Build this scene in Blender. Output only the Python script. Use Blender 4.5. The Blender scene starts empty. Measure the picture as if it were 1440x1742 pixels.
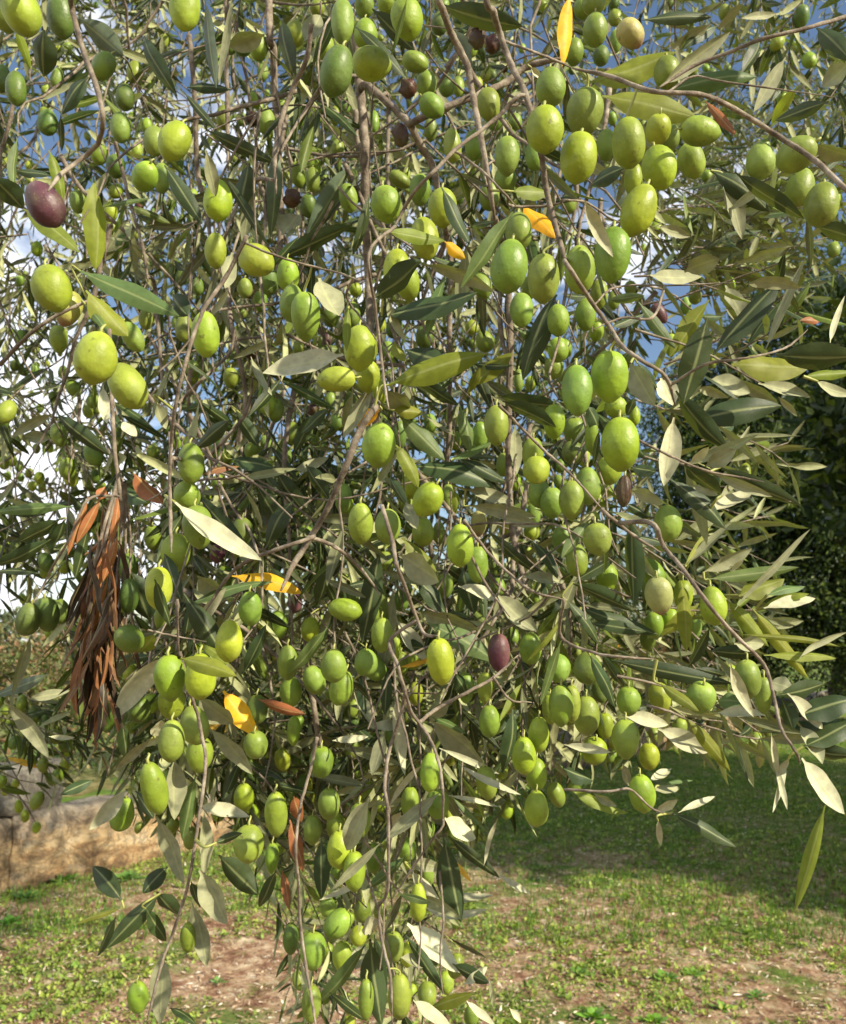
import bpy, math, random
import numpy as np
from mathutils import Vector, Matrix

# ------------------------------------------------------------------ camera
SC = bpy.context.scene
F = 1413.0                       # focal length in photo pixels (photo 1440 x 1742)
PITCH = math.radians(8.8)
CAM = np.array([0.0, 0.0, 1.55])
FW = np.array([0.0, math.cos(PITCH), math.sin(PITCH)])
RT = np.array([1.0, 0.0, 0.0])
UP = np.array([0.0, -math.sin(PITCH), math.cos(PITCH)])
cd = bpy.data.cameras.new("camera")
cam = bpy.data.objects.new("camera", cd)
SC.collection.objects.link(cam)
cam.location = CAM
cam.rotation_euler = (math.radians(90) + PITCH, 0, 0)
cd.sensor_fit = 'HORIZONTAL'; cd.sensor_width = 36; cd.lens = 36 * F / 1440
cd.clip_start = 0.02; cd.clip_end = 3000
cd.dof.use_dof = True; cd.dof.focus_distance = 0.50; cd.dof.aperture_fstop = 26
SC.camera = cam

# ------------------------------------------------------------------ light
SUN_DIR = np.array([0.68, -0.48, 0.54]); SUN_DIR /= np.linalg.norm(SUN_DIR)   # towards the sun
elev = math.asin(SUN_DIR[2]); azim = math.atan2(SUN_DIR[0], SUN_DIR[1])
W = bpy.data.worlds.new("World"); SC.world = W; W.use_nodes = True
nt = W.node_tree; nt.nodes.clear()
def N(t, **k):
    n = nt.nodes.new(t)
    for a, b in k.items(): setattr(n, a, b)
    return n
out = N('ShaderNodeOutputWorld'); bg = N('ShaderNodeBackground')
sky = N('ShaderNodeTexSky', sky_type='NISHITA', sun_disc=False, sun_elevation=elev, sun_rotation=azim,
        air_density=1.0, dust_density=0.6, ozone_density=1.3)
tc = N('ShaderNodeTexCoord'); mp = N('ShaderNodeMapping'); mp.inputs['Scale'].default_value = (1.0, 1.0, 2.4)
mp.inputs['Location'].default_value = (0.35, 0.1, 0.2)
ns = N('ShaderNodeTexNoise'); ns.inputs['Scale'].default_value = 2.6; ns.inputs['Detail'].default_value = 9
ns.inputs['Roughness'].default_value = 0.58; ns.inputs['Distortion'].default_value = 0.25
sep = N('ShaderNodeSeparateXYZ')
# more cloud to the left (west) than to the right
mx = N('ShaderNodeMath', operation='MULTIPLY_ADD'); mx.inputs[1].default_value = -0.36; mx.inputs[2].default_value = 0.0
ad = N('ShaderNodeMath', operation='ADD')
rp = N('ShaderNodeValToRGB'); rp.color_ramp.elements[0].position = 0.52; rp.color_ramp.elements[1].position = 0.63
mix = N('ShaderNodeMix', data_type='RGBA'); mix.inputs['B'].default_value = (9.8, 10.0, 10.5, 1)
L = nt.links.new
L(tc.outputs['Generated'], mp.inputs['Vector']); L(mp.outputs[0], ns.inputs['Vector']); L(tc.outputs['Generated'], sep.inputs[0])
L(sep.outputs['X'], mx.inputs[0]); L(mx.outputs[0], ad.inputs[0]); L(ns.outputs['Fac'], ad.inputs[1]); L(ad.outputs[0], rp.inputs[0])
L(rp.outputs[0], mix.inputs['Factor']); L(sky.outputs[0], mix.inputs['A']); L(mix.outputs['Result'], bg.inputs['Color'])
bg.inputs['Strength'].default_value = 0.080
L(bg.outputs[0], out.inputs['Surface'])
sd = bpy.data.lights.new("sun", 'SUN'); sd.energy = 5.0; sd.angle = math.radians(0.53); sd.color = (1.0, 0.89, 0.70)
so = bpy.data.objects.new("sun", sd); SC.collection.objects.link(so)
so.rotation_euler = Vector(SUN_DIR).to_track_quat('Z', 'Y').to_euler(); so.location = (6, -4, 8)
SC.view_settings.view_transform = 'Standard'; SC.view_settings.look = 'None'
SC.view_settings.exposure = 0.92; SC.view_settings.gamma = 1.0
SC.cycles.max_bounces = 6; SC.cycles.diffuse_bounces = 2; SC.cycles.transmission_bounces = 4

# ------------------------------------------------------------------ helpers
def P(px, py, d):
    """photo pixel + distance along the view axis -> metres in the world"""
    return CAM + d * ((px - 720) / F * RT - (py - 871) / F * UP + FW)
def nrm(v):
    v = np.asarray(v, float); l = np.linalg.norm(v); return v / l if l > 1e-12 else v
def meshobj(name, verts, faces, mats, parent=None, loc=(0, 0, 0), attrs=None, uv=None, smooth=True, midx=None):
    verts = np.asarray(verts, float); loc = np.asarray(loc, float)
    me = bpy.data.meshes.new(name)
    if isinstance(faces, np.ndarray):
        k = faces.shape[1]
        me.vertices.add(len(verts)); me.vertices.foreach_set('co', (verts - loc).astype(np.float32).ravel())
        me.loops.add(faces.size); me.loops.foreach_set('vertex_index', faces.astype(np.int32).ravel())
        me.polygons.add(len(faces)); me.polygons.foreach_set('loop_start', np.arange(len(faces), dtype=np.int32) * k)
        me.update(calc_edges=True)
    else:
        me.from_pydata((verts - loc).tolist(), [], faces)
    for m in (mats if isinstance(mats, (list, tuple)) else [mats]): me.materials.append(m)
    if midx is not None: me.polygons.foreach_set('material_index', np.asarray(midx, np.int32))
    if smooth: me.polygons.foreach_set('use_smooth', np.ones(len(me.polygons), bool))
    for an, arr in (attrs or {}).items():
        arr = np.asarray(arr, np.float32)
        if arr.ndim == 1:
            a = me.attributes.new(an, 'FLOAT', 'POINT'); a.data.foreach_set('value', arr)
        else:
            if arr.shape[1] == 3: arr = np.hstack([arr, np.ones((len(arr), 1), np.float32)])
            a = me.attributes.new(an, 'FLOAT_COLOR', 'POINT'); a.data.foreach_set('color', arr.ravel())
    if uv is not None:
        l = me.uv_layers.new(name='UVMap'); vi = np.empty(len(me.loops), np.int32); me.loops.foreach_get('vertex_index', vi)
        l.data.foreach_set('uv', np.asarray(uv, np.float32)[vi].ravel())
    me.validate(); me.update()
    o = bpy.data.objects.new(name, me); SC.collection.objects.link(o)
    setp(o, parent, loc)
    return o
WORLD = {}
def setp(o, parent, loc):
    WORLD[o.name] = np.asarray(loc, float)
    if parent is not None:
        o.parent = parent; o.location = np.asarray(loc, float) - WORLD[parent.name]
    else: o.location = loc
def thing(name, label, cat, loc=(0, 0, 0), group=None):
    o = bpy.data.objects.new(name, None); SC.collection.objects.link(o); o.empty_display_size = .1
    setp(o, None, loc); return tag(o, label, cat, group)
def tag(o, label=None, cat=None, group=None, kind=None):
    if label: o['label'] = label
    if cat: o['category'] = cat
    if group: o['group'] = group
    if kind: o['kind'] = kind
    return o
class Batch:
    def __init__(s): s.v = []; s.f = []; s.n = 0; s.at = {}; s.uv = []
    def add(s, v, f, uv=None, **at):
        v = np.asarray(v, float); s.v.append(v); s.f.append(np.asarray(f) + s.n); s.n += len(v)
        for k, a in at.items():
            a = np.asarray(a, float)
            s.at.setdefault(k, []).append(np.tile(a, (len(v), 1)) if a.ndim == 1 and len(a) == 3 else a)
        if uv is not None: s.uv.append(uv)
    def build(s, name, mats, parent=None, loc=(0, 0, 0), **k):
        return meshobj(name, np.vstack(s.v), np.vstack(s.f), mats, parent, loc,
                       {a: np.concatenate(b) for a, b in s.at.items()}, np.vstack(s.uv) if s.uv else None, **k)

# ------------------------------------------------------------------ materials
class Mat:
    def __init__(s, name):
        s.m = bpy.data.materials.new(name); s.m.use_nodes = True; s.t = s.m.node_tree; s.t.nodes.clear()
        s.out = s.n('ShaderNodeOutputMaterial')
    def n(s, t, ins=None, **k):
        x = s.t.nodes.new(t)
        for a, b in k.items(): setattr(x, a, b)
        for a, b in (ins or {}).items():
            if isinstance(b, bpy.types.NodeSocket): s.t.links.new(b, x.inputs[a])
            else: x.inputs[a].default_value = b
        return x
    def noise(s, scale, detail=5, rough=.55, vec=None, dist=0):
        i = {'Scale': scale, 'Detail': detail, 'Roughness': rough, 'Distortion': dist}
        if vec: i['Vector'] = vec
        return s.n('ShaderNodeTexNoise', i).outputs['Fac']
    def ramp(s, fac, stops):
        r = s.n('ShaderNodeValToRGB', {'Fac': fac}); e = r.color_ramp.elements
        while len(e) < len(stops): e.new(.5)
        for x, (p, c) in zip(e, stops):
            x.position = p; x.color = (*c, 1) if not isinstance(c, (int, float)) else (c, c, c, 1)
        return r.outputs['Color']
    def mixc(s, fac, a, b, mode='MIX'):
        x = s.n('ShaderNodeMix', data_type='RGBA', blend_type=mode)
        for k, v in (('Factor', fac), ('A', a), ('B', b)):
            if isinstance(v, bpy.types.NodeSocket): s.t.links.new(v, x.inputs[k])
            elif k == 'Factor': x.inputs[k].default_value = v
            else: x.inputs[k].default_value = (*v, 1)
        return x.outputs['Result']
    def math(s, op, a, b=0.0, c=0.0):
        return s.n('ShaderNodeMath', {0: a, 1: b, 2: c}, operation=op).outputs[0]
    def bump(s, h, strength=.3, dist=.01):
        return s.n('ShaderNodeBump', {'Height': h, 'Strength': strength, 'Distance': dist}).outputs[0]
    def done(s, surf): s.t.links.new(surf, s.out.inputs['Surface']); return s.m

def leaf_material():
    m = Mat("olive_leaf")
    top = m.n('ShaderNodeAttribute', attribute_name='top').outputs['Color']
    bot = m.n('ShaderNodeAttribute', attribute_name='bot').outputs['Color']
    uv = m.n('ShaderNodeUVMap').outputs[0]
    s = m.n('ShaderNodeSeparateXYZ', {0: uv})
    a = m.math('ABSOLUTE', m.math('SUBTRACT', s.outputs['Y'], .5))
    rib = m.math('SUBTRACT', 1.0, m.n('ShaderNodeMapRange', {'Value': a, 'From Min': .02, 'From Max': .075}).outputs[0])
    ph = m.math('ADD', m.math('MULTIPLY', s.outputs['X'], 95.0), m.math('MULTIPLY', a, -60.0))
    vein = m.math('MULTIPLY', m.math('POWER', m.math('ABSOLUTE', m.math('SINE', ph)), 5.0), .10)
    pos = m.n('ShaderNodeNewGeometry')
    mot = m.ramp(m.noise(160, 4, vec=pos.outputs['Position']), [(.3, .78), (.7, 1.18)])
    back = pos.outputs['Backfacing']
    base = m.mixc(back, top, bot)
    base = m.mixc(1.0, base, mot, 'MULTIPLY')
    lighter = m.mixc(.55, base, (.42, .46, .20))
    f = m.math('MINIMUM', m.math('ADD', m.math('MULTIPLY', rib, .6), vein), 1.0)
    col = m.mixc(f, base, lighter)
    spots = m.ramp(m.noise(420, 1, vec=pos.outputs['Position']), [(.70, 0), (.76, 1)])
    col = m.mixc(m.math('MULTIPLY', spots, .35), col, (.16, .12, .05))
    rough = m.math('MULTIPLY_ADD', back, .22, .46)
    h = m.math('ADD', m.math('MULTIPLY', rib, -.6), m.math('MULTIPLY', m.noise(500, 2, vec=pos.outputs['Position']), .5))
    h = m.math('ADD', h, m.math('MULTIPLY', vein, 2.0))
    bs = m.n('ShaderNodeBsdfPrincipled', {'Base Color': col, 'Roughness': rough, 'Specular IOR Level': .27,
             'Normal': m.bump(h, .35, .0006)})
    tcx = m.mixc(1.0, m.mixc(.5, top, bot), (1.25, 1.5, .35), 'MULTIPLY')
    tr = m.n('ShaderNodeBsdfTranslucent', {'Color': tcx})
    tf = m.n('ShaderNodeAttribute', attribute_name='thin').outputs['Fac']
    return m.done(m.n('ShaderNodeMixShader', {0: tf, 1: bs.outputs[0], 2: tr.outputs[0]}).outputs[0])
def olive_material():
    m = Mat("olive_skin")
    c = m.n('ShaderNodeAttribute', attribute_name='oc').outputs['Color']
    p = m.n('ShaderNodeNewGeometry').outputs['Position']
    bl = m.ramp(m.noise(70, 4, vec=p), [(.35, .74), (.65, 1.20)])
    c = m.mixc(1.0, c, bl, 'MULTIPLY')
    sp = m.ramp(m.n('ShaderNodeTexVoronoi', {'Vector': p, 'Scale': 520.0, 'Randomness': 1.0}).outputs['Distance'], [(.08, 1), (.24, 0)])
    sp = m.math('MULTIPLY', sp, m.noise(120, 2, vec=p))
    c = m.mixc(m.math('MULTIPLY', sp, .45), c, m.mixc(.5, c, (.50, .54, .26)))
    dk = m.ramp(m.noise(210, 2, vec=p), [(.67, 0), (.73, 1)])
    c = m.mixc(m.math('MULTIPLY', dk, .6), c, (.08, .06, .02))
    scar = m.ramp(m.noise(95, 5, .7, vec=p, dist=1.5), [(.64, 0), (.70, 1)])
    c = m.mixc(m.math('MULTIPLY', scar, .35), c, (.20, .17, .06))
    bloom = m.ramp(m.noise(45, 3, vec=p, dist=.5), [(.45, 0), (.75, 1)])
    c = m.mixc(m.math('MULTIPLY', bloom, .14), c, (.34, .40, .14))
    rg = m.math('MULTIPLY_ADD', bloom, .22, .41)
    bs = m.n('ShaderNodeBsdfPrincipled', {'Base Color': c, 'Roughness': rg, 'Subsurface Weight': .08,
        'Subsurface Scale': .003, 'Subsurface Radius': (1.0, .9, .15), 'Specular IOR Level': .30,
        'Normal': m.bump(m.math('ADD', m.noise(330, 3, vec=p), m.math('MULTIPLY', m.noise(80, 2, vec=p), 2.0)), .30, .0011)})
    return m.done(bs.outputs[0])
def bark_material(name, a, b, c, scale=60, rough=.85):
    m = Mat(name); p = m.n('ShaderNodeNewGeometry').outputs['Position']
    n1 = m.noise(scale, 6, .6, vec=p)
    col = m.ramp(n1, [(.30, a), (.5, b), (.72, c)])
    lent = m.ramp(m.n('ShaderNodeTexVoronoi', {'Vector': p, 'Scale': scale * 5.0}).outputs['Distance'], [(.10, 1), (.17, 0)])
    col = m.mixc(m.math('MULTIPLY', lent, .5), col, (.42, .36, .26))
    bs = m.n('ShaderNodeBsdfPrincipled', {'Base Color': col, 'Roughness': rough, 'Specular IOR Level': .2,
             'Normal': m.bump(m.noise(scale * 4, 5, .6, vec=p), .5, .002)})
    return m.done(bs.outputs[0])
M_LEAF = leaf_material(); M_OLIVE = olive_material()
M_TWIG = bark_material("twig_bark", (.07, .055, .04), (.165, .135, .10), (.33, .29, .225), 95)
M_TRUNK = bark_material("trunk_bark", (.06, .05, .04), (.15, .125, .10), (.26, .23, .19), 14)
def stalk_material():
    m = Mat("green_stalk")
    return m.done(m.n('ShaderNodeBsdfPrincipled', {'Base Color': (.27, .29, .07, 1), 'Roughness': .5}).outputs[0])
M_STALK = stalk_material()
# x y length width angle kind   (photo pixels; a first survey of the fruit, turned into metres below)
# kinds: n green, y yellow-green, d dark green, p purple, k pink-flushed, w wrinkled brown, b dried black-brown
OLIVES = """
35 15 90 66 20 y|8 18 70 50 10 n|315 12 84 54 0 y|103 25 76 46 5 d|176 112 50 40 -30 n|27 150 62 35 5 d|81 208 46 35 0 d
205 217 55 36 5 n|297 240 70 54 -20 y|263 240 52 40 0 n|247 300 48 45 -40 y|275 303 52 32 0 n|371 340 72 50 0 y|367 426 60 38 0 y
437 443 58 56 60 y|76 347 82 62 30 p|453 207 45 32 0 n|380 200 40 25 0 n|433 170 28 22 20 y|447 123 32 20 0 n|187 360 34 28 0 y
63 423 26 20 0 y|213 165 45 33 0 d|413 75 40 35 0 d|440 80 45 33 0 n|97 133 36 22 -10 n|3 133 50 30 0 d|230 122 40 30 0 n
168 262 38 30 0 n|197 283 40 34 0 d|233 257 30 20 0 y|133 343 40 30 0 n|573 120 86 58 -15 d|632 108 66 58 80 y|693 32 72 56 10 y
583 37 80 42 0 n|622 57 50 42 0 n|553 80 42 34 0 n|620 10 36 34 0 n|660 3 40 40 0 y|707 105 46 36 70 n|726 143 46 37 0 n
735 180 48 40 45 n|780 147 36 22 0 n|760 147 34 30 0 n|832 178 56 42 10 n|843 203 40 34 0 n|770 247 58 33 5 n|807 247 54 34 0 n
863 265 66 44 0 n|860 305 46 40 0 n|657 347 62 54 10 y|753 353 66 50 0 y|715 323 54 38 0 n|723 405 74 50 10 y|680 305 42 27 60 n
593 337 50 34 10 n|563 357 36 22 0 n|532 305 44 26 0 n|507 297 44 26 10 n|570 197 32 18 0 n|588 180 26 17 0 n|637 207 40 18 0 n
600 300 26 20 0 n|733 220 40 24 0 n|676 458 70 50 0 y|937 147 66 52 0 n|927 220 80 66 0 y|910 263 56 34 0 n|867 452 92 66 -8 n
883 393 66 48 0 n|877 207 30 24 0 n|502 57 44 36 0 n|525 350 40 30 0 d|833 333 50 36 0 n|540 13 30 26 0 n|748 40 40 30 0 d
1013 50 56 43 0 n|1073 57 52 46 40 k|1048 70 40 22 0 n|1047 30 28 26 0 n|1010 3 44 40 0 n|993 13 40 34 0 n|977 88 46 34 0 n
1023 95 36 30 0 d|1135 123 56 46 0 n|1177 110 40 26 0 n|995 190 78 64 -5 n|985 268 90 66 -8 y|1070 242 82 60 5 n|1032 247 54 34 0 n
1120 220 46 46 0 y|1141 233 44 34 0 n|1192 223 68 50 85 n|1177 273 60 46 20 y|1122 285 76 60 10 y|1087 357 92 60 -20 y|1295 273 64 50 0 n
1356 262 60 58 -60 n|1362 318 68 48 -15 n|1398 347 78 58 -12 n|1043 433 96 62 -4 n|987 458 80 54 5 n|1040 152 22 22 0 n|1078 305 56 34 0 y
970 345 36 24 0 n|1203 300 22 20 0 y|88 490 80 66 15 y|117 525 62 44 -15 k|100 577 48 32 0 n|163 608 90 72 -10 y|217 656 86 62 32 y
226 573 56 36 30 n|350 568 76 50 0 y|313 557 50 30 0 n|248 543 36 24 0 n|328 627 30 26 0 n|393 643 36 28 0 n|125 660 32 26 40 n
100 740 42 28 15 n|115 797 38 30 0 n|165 800 28 19 0 y|325 788 70 46 5 n|385 775 34 26 0 n|430 768 30 30 0 n|363 790 22 20 0 n
318 843 46 48 0 n|300 750 30 20 0 y|373 823 30 28 0 n|247 840 40 24 0 y|7 787 24 18 0 y|20 783 22 18 0 y|33 793 20 16 0 n|50 805 18 15 0 n
67 813 22 18 0 y|72 827 18 14 0 n|55 827 18 15 0 y|35 812 16 12 0 n|40 843 14 11 0 n|50 877 14 12 0 y|13 810 16 13 0 y|85 762 16 13 0 y
62 763 18 14 0 n|32 745 16 12 0 y|68 695 16 13 0 n|35 573 26 20 0 n|25 622 20 17 0 d|40 632 20 16 50 d|60 630 24 15 0 n|107 633 24 17 0 n
250 697 24 18 0 y|417 490 34 26 0 n|443 513 36 26 0 n|457 477 50 36 0 d|337 487 30 20 0 n|260 770 28 22 0 n|337 896 74 54 10 n
520 538 82 52 0 n|497 515 66 44 0 n|490 467 56 40 0 y|612 592 78 56 0 y|573 645 64 46 -85 y|627 640 56 42 0 y|647 665 46 30 0 y
693 478 66 44 10 y|925 473 82 58 0 n|888 527 60 42 0 n|900 490 40 30 0 n|950 545 56 40 0 n|950 595 44 38 0 y|943 625 40 34 0 n
723 573 42 34 0 d|803 557 26 24 0 y|825 580 40 32 20 n|660 597 34 26 0 n|645 757 76 59 -5 y|845 723 68 44 0 n|817 740 48 28 0 n
728 850 62 52 -30 y|697 827 44 30 0 y|763 845 44 26 0 n|907 773 60 38 0 n|913 800 44 48 0 y|917 837 54 38 0 n|940 855 54 42 0 n
943 717 60 40 0 y|883 647 40 18 0 n|903 653 28 20 0 y|775 750 34 20 0 n|498 737 40 26 0 n|487 777 40 20 0 n|680 740 50 26 0 d
585 847 50 30 0 n|614 890 70 44 0 n|660 895 60 46 0 n|605 493 24 22 0 y|563 540 34 30 0 d|600 535 44 28 0 n|556 578 28 15 0 p
540 583 26 16 0 y|508 593 26 20 0 n|563 680 30 20 0 n|857 790 40 26 0 n|877 820 30 20 0 y|930 798 18 12 0 y|908 875 40 26 0 n
1020 500 50 30 0 n|997 535 56 36 0 n|1015 563 36 26 0 y|1045 510 34 22 0 n|1073 490 26 22 0 n|962 593 34 26 0 n|982 663 88 54 0 n
1038 640 86 66 0 y|1023 610 34 26 0 n|1048 693 34 40 0 y|1080 707 36 20 0 y|978 733 42 40 0 n|1056 755 92 68 0 y|1007 740 60 24 0 n
975 770 36 40 0 d|1000 826 64 46 0 n|1037 800 50 46 0 y|973 850 66 44 0 n|993 777 34 24 0 y|1073 807 28 16 0 y|1137 890 62 48 0 n
1122 533 38 24 35 p|1062 835 54 26 -5 w|1183 503 30 24 0 n|1167 520 30 20 0 n|1142 587 40 24 0 y|1033 830 30 24 0 n
48 1053 58 42 -15 d|80 1045 60 42 5 d|102 1040 44 34 10 d|260 915 44 30 0 n|299 940 66 50 0 n|218 965 50 36 0 d|270 1000 72 48 0 y
220 1013 60 34 0 d|220 1087 52 48 60 d|277 1050 50 30 0 n|289 1153 78 54 5 y|292 1195 60 46 0 y|341 1150 78 54 0 y|426 1035 60 42 0 n
390 1090 70 48 0 y|412 905 50 38 0 d|383 983 44 30 0 d|237 1207 46 40 0 d|257 1197 34 30 0 y|182 1220 52 28 0 d|331 1233 66 50 15 n
292 1260 70 46 0 n|340 1283 60 46 0 n|262 1340 92 46 10 y|133 1200 50 25 0 d|437 1207 50 40 0 d|435 1267 44 44 0 n|447 1067 34 24 0 y
473 1063 50 34 0 n|10 1207 20 16 0 y|50 1227 16 12 0 y|110 1303 26 18 0 y|90 1280 16 13 0 y|293 1037 26 20 0 y|370 940 36 26 0 p
720 905 50 40 0 n|747 907 40 22 0 n|783 927 72 48 0 y|813 960 64 38 0 n|815 890 44 28 0 k|587 1037 58 40 80 y|757 997 44 30 0 n
848 998 28 26 0 n|750 1125 80 50 5 y|849 1110 64 40 0 p|568 1132 56 46 0 n|535 1157 52 38 20 n|581 1170 60 42 -15 n|495 1177 52 40 0 n
490 1127 60 36 0 n|533 1093 34 24 0 y|623 1127 48 42 0 n|683 1130 44 26 0 n|703 1120 40 26 0 y|708 1180 40 26 0 y|793 1170 52 30 0 n
825 1170 54 28 0 n|833 1227 56 38 0 n|917 1250 62 38 0 y|892 1285 62 42 0 y|913 1317 56 38 0 y|903 1103 56 40 0 n|950 1137 44 44 0 n
955 1200 70 44 0 n|937 1207 50 30 0 n|547 1297 54 44 0 n|733 1313 66 38 -5 y|500 1243 50 24 0 y|957 917 50 36 0 n|905 903 30 28 0 y
860 897 24 24 0 y|502 1025 34 27 0 p|650 1080 60 40 0 n|672 1100 50 22 0 y|683 1020 40 28 0 d|640 1045 40 22 0 n|773 1023 22 17 0 y
1017 917 56 50 10 n|982 953 56 40 0 n|1033 983 50 38 0 y|1122 1013 66 48 10 k|1163 1013 54 34 0 y|1214 1030 66 46 5 y|1113 1063 46 34 0 n
1140 1053 40 34 0 y|1183 1067 40 24 0 n|1272 1155 66 48 0 n|1300 1183 64 30 0 n|1193 1187 52 52 0 n|1123 1187 52 40 10 y|1070 1193 50 42 0 n
973 1197 64 32 0 n|998 1217 66 48 0 n|1030 1235 46 30 0 y|1012 1277 44 46 0 y|1065 1257 66 48 0 n|1105 1287 46 36 0 y|1000 1137 50 50 0 d
965 1140 34 20 0 y|1103 1087 40 28 0 d|208 1385 60 42 -15 n|415 1357 48 36 0 y|470 1385 80 40 0 n|423 1435 62 54 0 n|463 1460 50 24 0 n
320 1595 52 28 0 n|235 1697 58 36 0 n|10 1342 24 16 -10 y|27 1333 16 14 0 y|32 1372 24 15 0 y|43 1388 22 16 0 y|62 1408 20 15 0 y
323 1425 40 24 0 n|560 1368 56 40 0 n|572 1407 50 34 0 n|578 1445 64 46 0 y|532 1412 50 32 0 n|607 1362 30 28 0 y|612 1395 60 40 0 n
520 1338 36 24 0 y|745 1368 50 44 0 n|698 1365 54 34 0 n|828 1332 60 38 10 n|913 1375 62 42 0 y|947 1352 44 30 20 n|693 1445 40 34 0 n
603 1482 64 40 0 y|575 1490 40 26 0 n|637 1460 50 30 0 n|727 1490 40 26 0 n|712 1535 66 30 0 y|575 1572 54 44 -40 n|617 1550 40 32 0 d
647 1550 30 24 0 n|495 1597 54 28 0 d|533 1618 60 46 0 n|583 1627 50 36 0 y|610 1592 30 30 0 y|557 1542 36 28 0 n|670 1612 56 36 0 n
693 1625 46 26 0 y|680 1695 74 42 0 n|623 1700 66 28 0 n|530 1708 62 34 0 n|727 1692 36 34 0 n|760 1672 38 28 0 y|802 1728 38 26 0 n
706 1575 18 12 0 p|1093 1350 66 46 8 y|977 1335 24 26 70 n|430 202 26 24 0 b|695 150 34 30 0 b|682 230 42 28 0 b|813 65 38 30 0 b
838 75 32 26 0 b|858 115 16 14 0 b|497 337 32 30 0 b|533 698 22 20 0 b|425 498 20 18 0 b|428 600 24 22 0 b|237 350 18 16 0 p
"""
# branch: depth_m w0 w1 : x,y x,y ...
BRANCHES = """
.33 12 9:118,-40 122,10 140,80 165,150 175,200 168,240 145,265 105,295 82,325
.80 20 16:606,60 612,140 618,200 622,260 621,340 625,420 628,500 633,600 640,700 636,800
.76 16 15:625,145 660,175 695,208 712,240 735,280 750,340
.74 15 13:695,212 740,190 800,165 860,140 900,112 960,98
.60 15 12:742,-40 755,20 770,60 795,110 806,170 818,230 830,300 842,372
.45 14 11:825,-40 840,20 852,60 870,110 893,155 905,200 920,260 932,330 950,400 965,450
.41 10 8:965,450 1005,510 1040,560 1060,590 1090,612 1132,640 1150,690
.43 9 7:880,165 840,205 780,250 740,290 710,320 690,350 672,385
.44 6 5:775,257 820,290 850,320 878,350
.50 9 7:1460,22 1370,48 1300,65 1250,85 1180,112 1120,150
.42 12 9:1470,345 1440,322 1390,275 1330,235 1250,185 1190,160 1110,155 1040,130 975,116
.60 11 9:530,40 523,97 500,147 480,200 468,260 470,330
.58 7 6:560,130 540,155 515,195 490,235 478,260
.42 9 7:420,400 385,470 345,530 315,620 297,700 290,780 290,880 292,940
.52 9 8:186,560 190,670 195,760 203,830 212,920
.62 15 11:640,690 612,735 590,790 560,860 530,912 500,960 478,1005
.55 9 7:530,915 470,935 420,955 385,985 350,1040
.57 9 6:530,915 570,930 612,965 650,1015
.38 7 5:628,430 638,520 648,600 654,650 662,697
.42 5 4:475,437 540,455 580,465 622,482
.43 5 4:590,505 618,545 650,590
.40 9 7:650,860 668,920 675,960 690,1000 705,1040 722,1078 745,1082
.42 8 6:664,1090 676,1130 690,1180 702,1215 725,1245 745,1290 753,1340 754,1405
.42 5 4:754,1405 735,1430 700,1480 664,1535
.50 7 5:850,690 885,725 925,765 965,800 1000,838 1030,872
.47 8 6:1030,872 1080,912 1125,940
.42 10 6:1110,890 1130,930 1160,965 1200,1020 1250,1080 1300,1130 1318,1190 1330,1240 1355,1280 1362,1300
.50 4 3:1050,488 1150,485 1260,480
.40 6 4:1200,620 1250,612 1290,605 1340,590 1375,560
.45 6 4:1085,748 1140,775 1200,800 1260,812 1300,820
.50 8 6:306,1110 322,1170 340,1235 350,1300 337,1400 325,1480 310,1540 290,1600 275,1640 262,1690 250,1742
.50 8 6:690,1180 678,1230 662,1280 655,1340 660,1380 660,1510 645,1545 650,1600 664,1660 668,1742
.50 7 6:540,1255 528,1310 512,1370 503,1440 508,1500 510,1560 520,1640 530,1700 540,1760
.90 12 10:760,400 768,450 765,560 766,700 762,790 775,900
.80 15 12:862,440 866,500 868,600 865,760 872,900 885,960 898,1010
.80 11 10:322,60 328,120 333,200 336,290 350,350 360,420
.80 15 12:458,20 465,80 468,160 474,250 478,380 470,500
.85 10 9:384,-20 385,90 387,180 388,290
.70 8 7:196,240 208,290 220,340 243,420 252,480
.80 8 7:262,480 268,540 274,620 278,680
.80 11 8:385,480 392,540 405,600 418,680 400,760
.85 14 11:520,1080 530,1170 543,1260 560,1340
.50 8 6:745,1205 800,1175 840,1153 882,1115
.50 6 4:840,1153 868,1190 905,1195
.50 7 5:790,885 815,920 850,960 905,1005 960,1020
.52 6 5:795,925 825,990 868,1050
.50 7 5:955,1083 1010,1110 1060,1118 1118,1122
.48 6 4:960,1343 1030,1347 1072,1343 1105,1372 1130,1385
.50 6 4:150,850 118,918 92,960 72,1000 55,1028
.42 5 4:302,1020 303,1080 305,1118
.42 4 3:252,1072 303,1083 352,1092
1.2 4 3:-20,1300 10,1332 28,1350 45,1372 62,1402
1.2 4 3:40,1215 70,1250 100,1280 140,1318
.60 9 6:0,620 60,560 130,520 190,500
.70 8 6:430,310 390,380 370,470
.70 8 6:300,690 350,640 390,600 400,560
.75 9 7:345,780 380,750 420,700 430,640
.50 6 5:870,350 930,350 960,343
.46 6 4:1110,540 1060,540 1010,560
.90 9 8:660,170 660,300 665,420
.95 8 6:480,250 560,265 640,262 720,240 800,210
.60 6 5:860,70 900,85 945,102 975,116
.46 5 4:960,340 1000,345 1040,372 1090,390
.46 5 4:1140,155 1180,130 1240,140 1420,165
.80 12 9:840,380 850,470 852,560 870,640
"""
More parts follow.
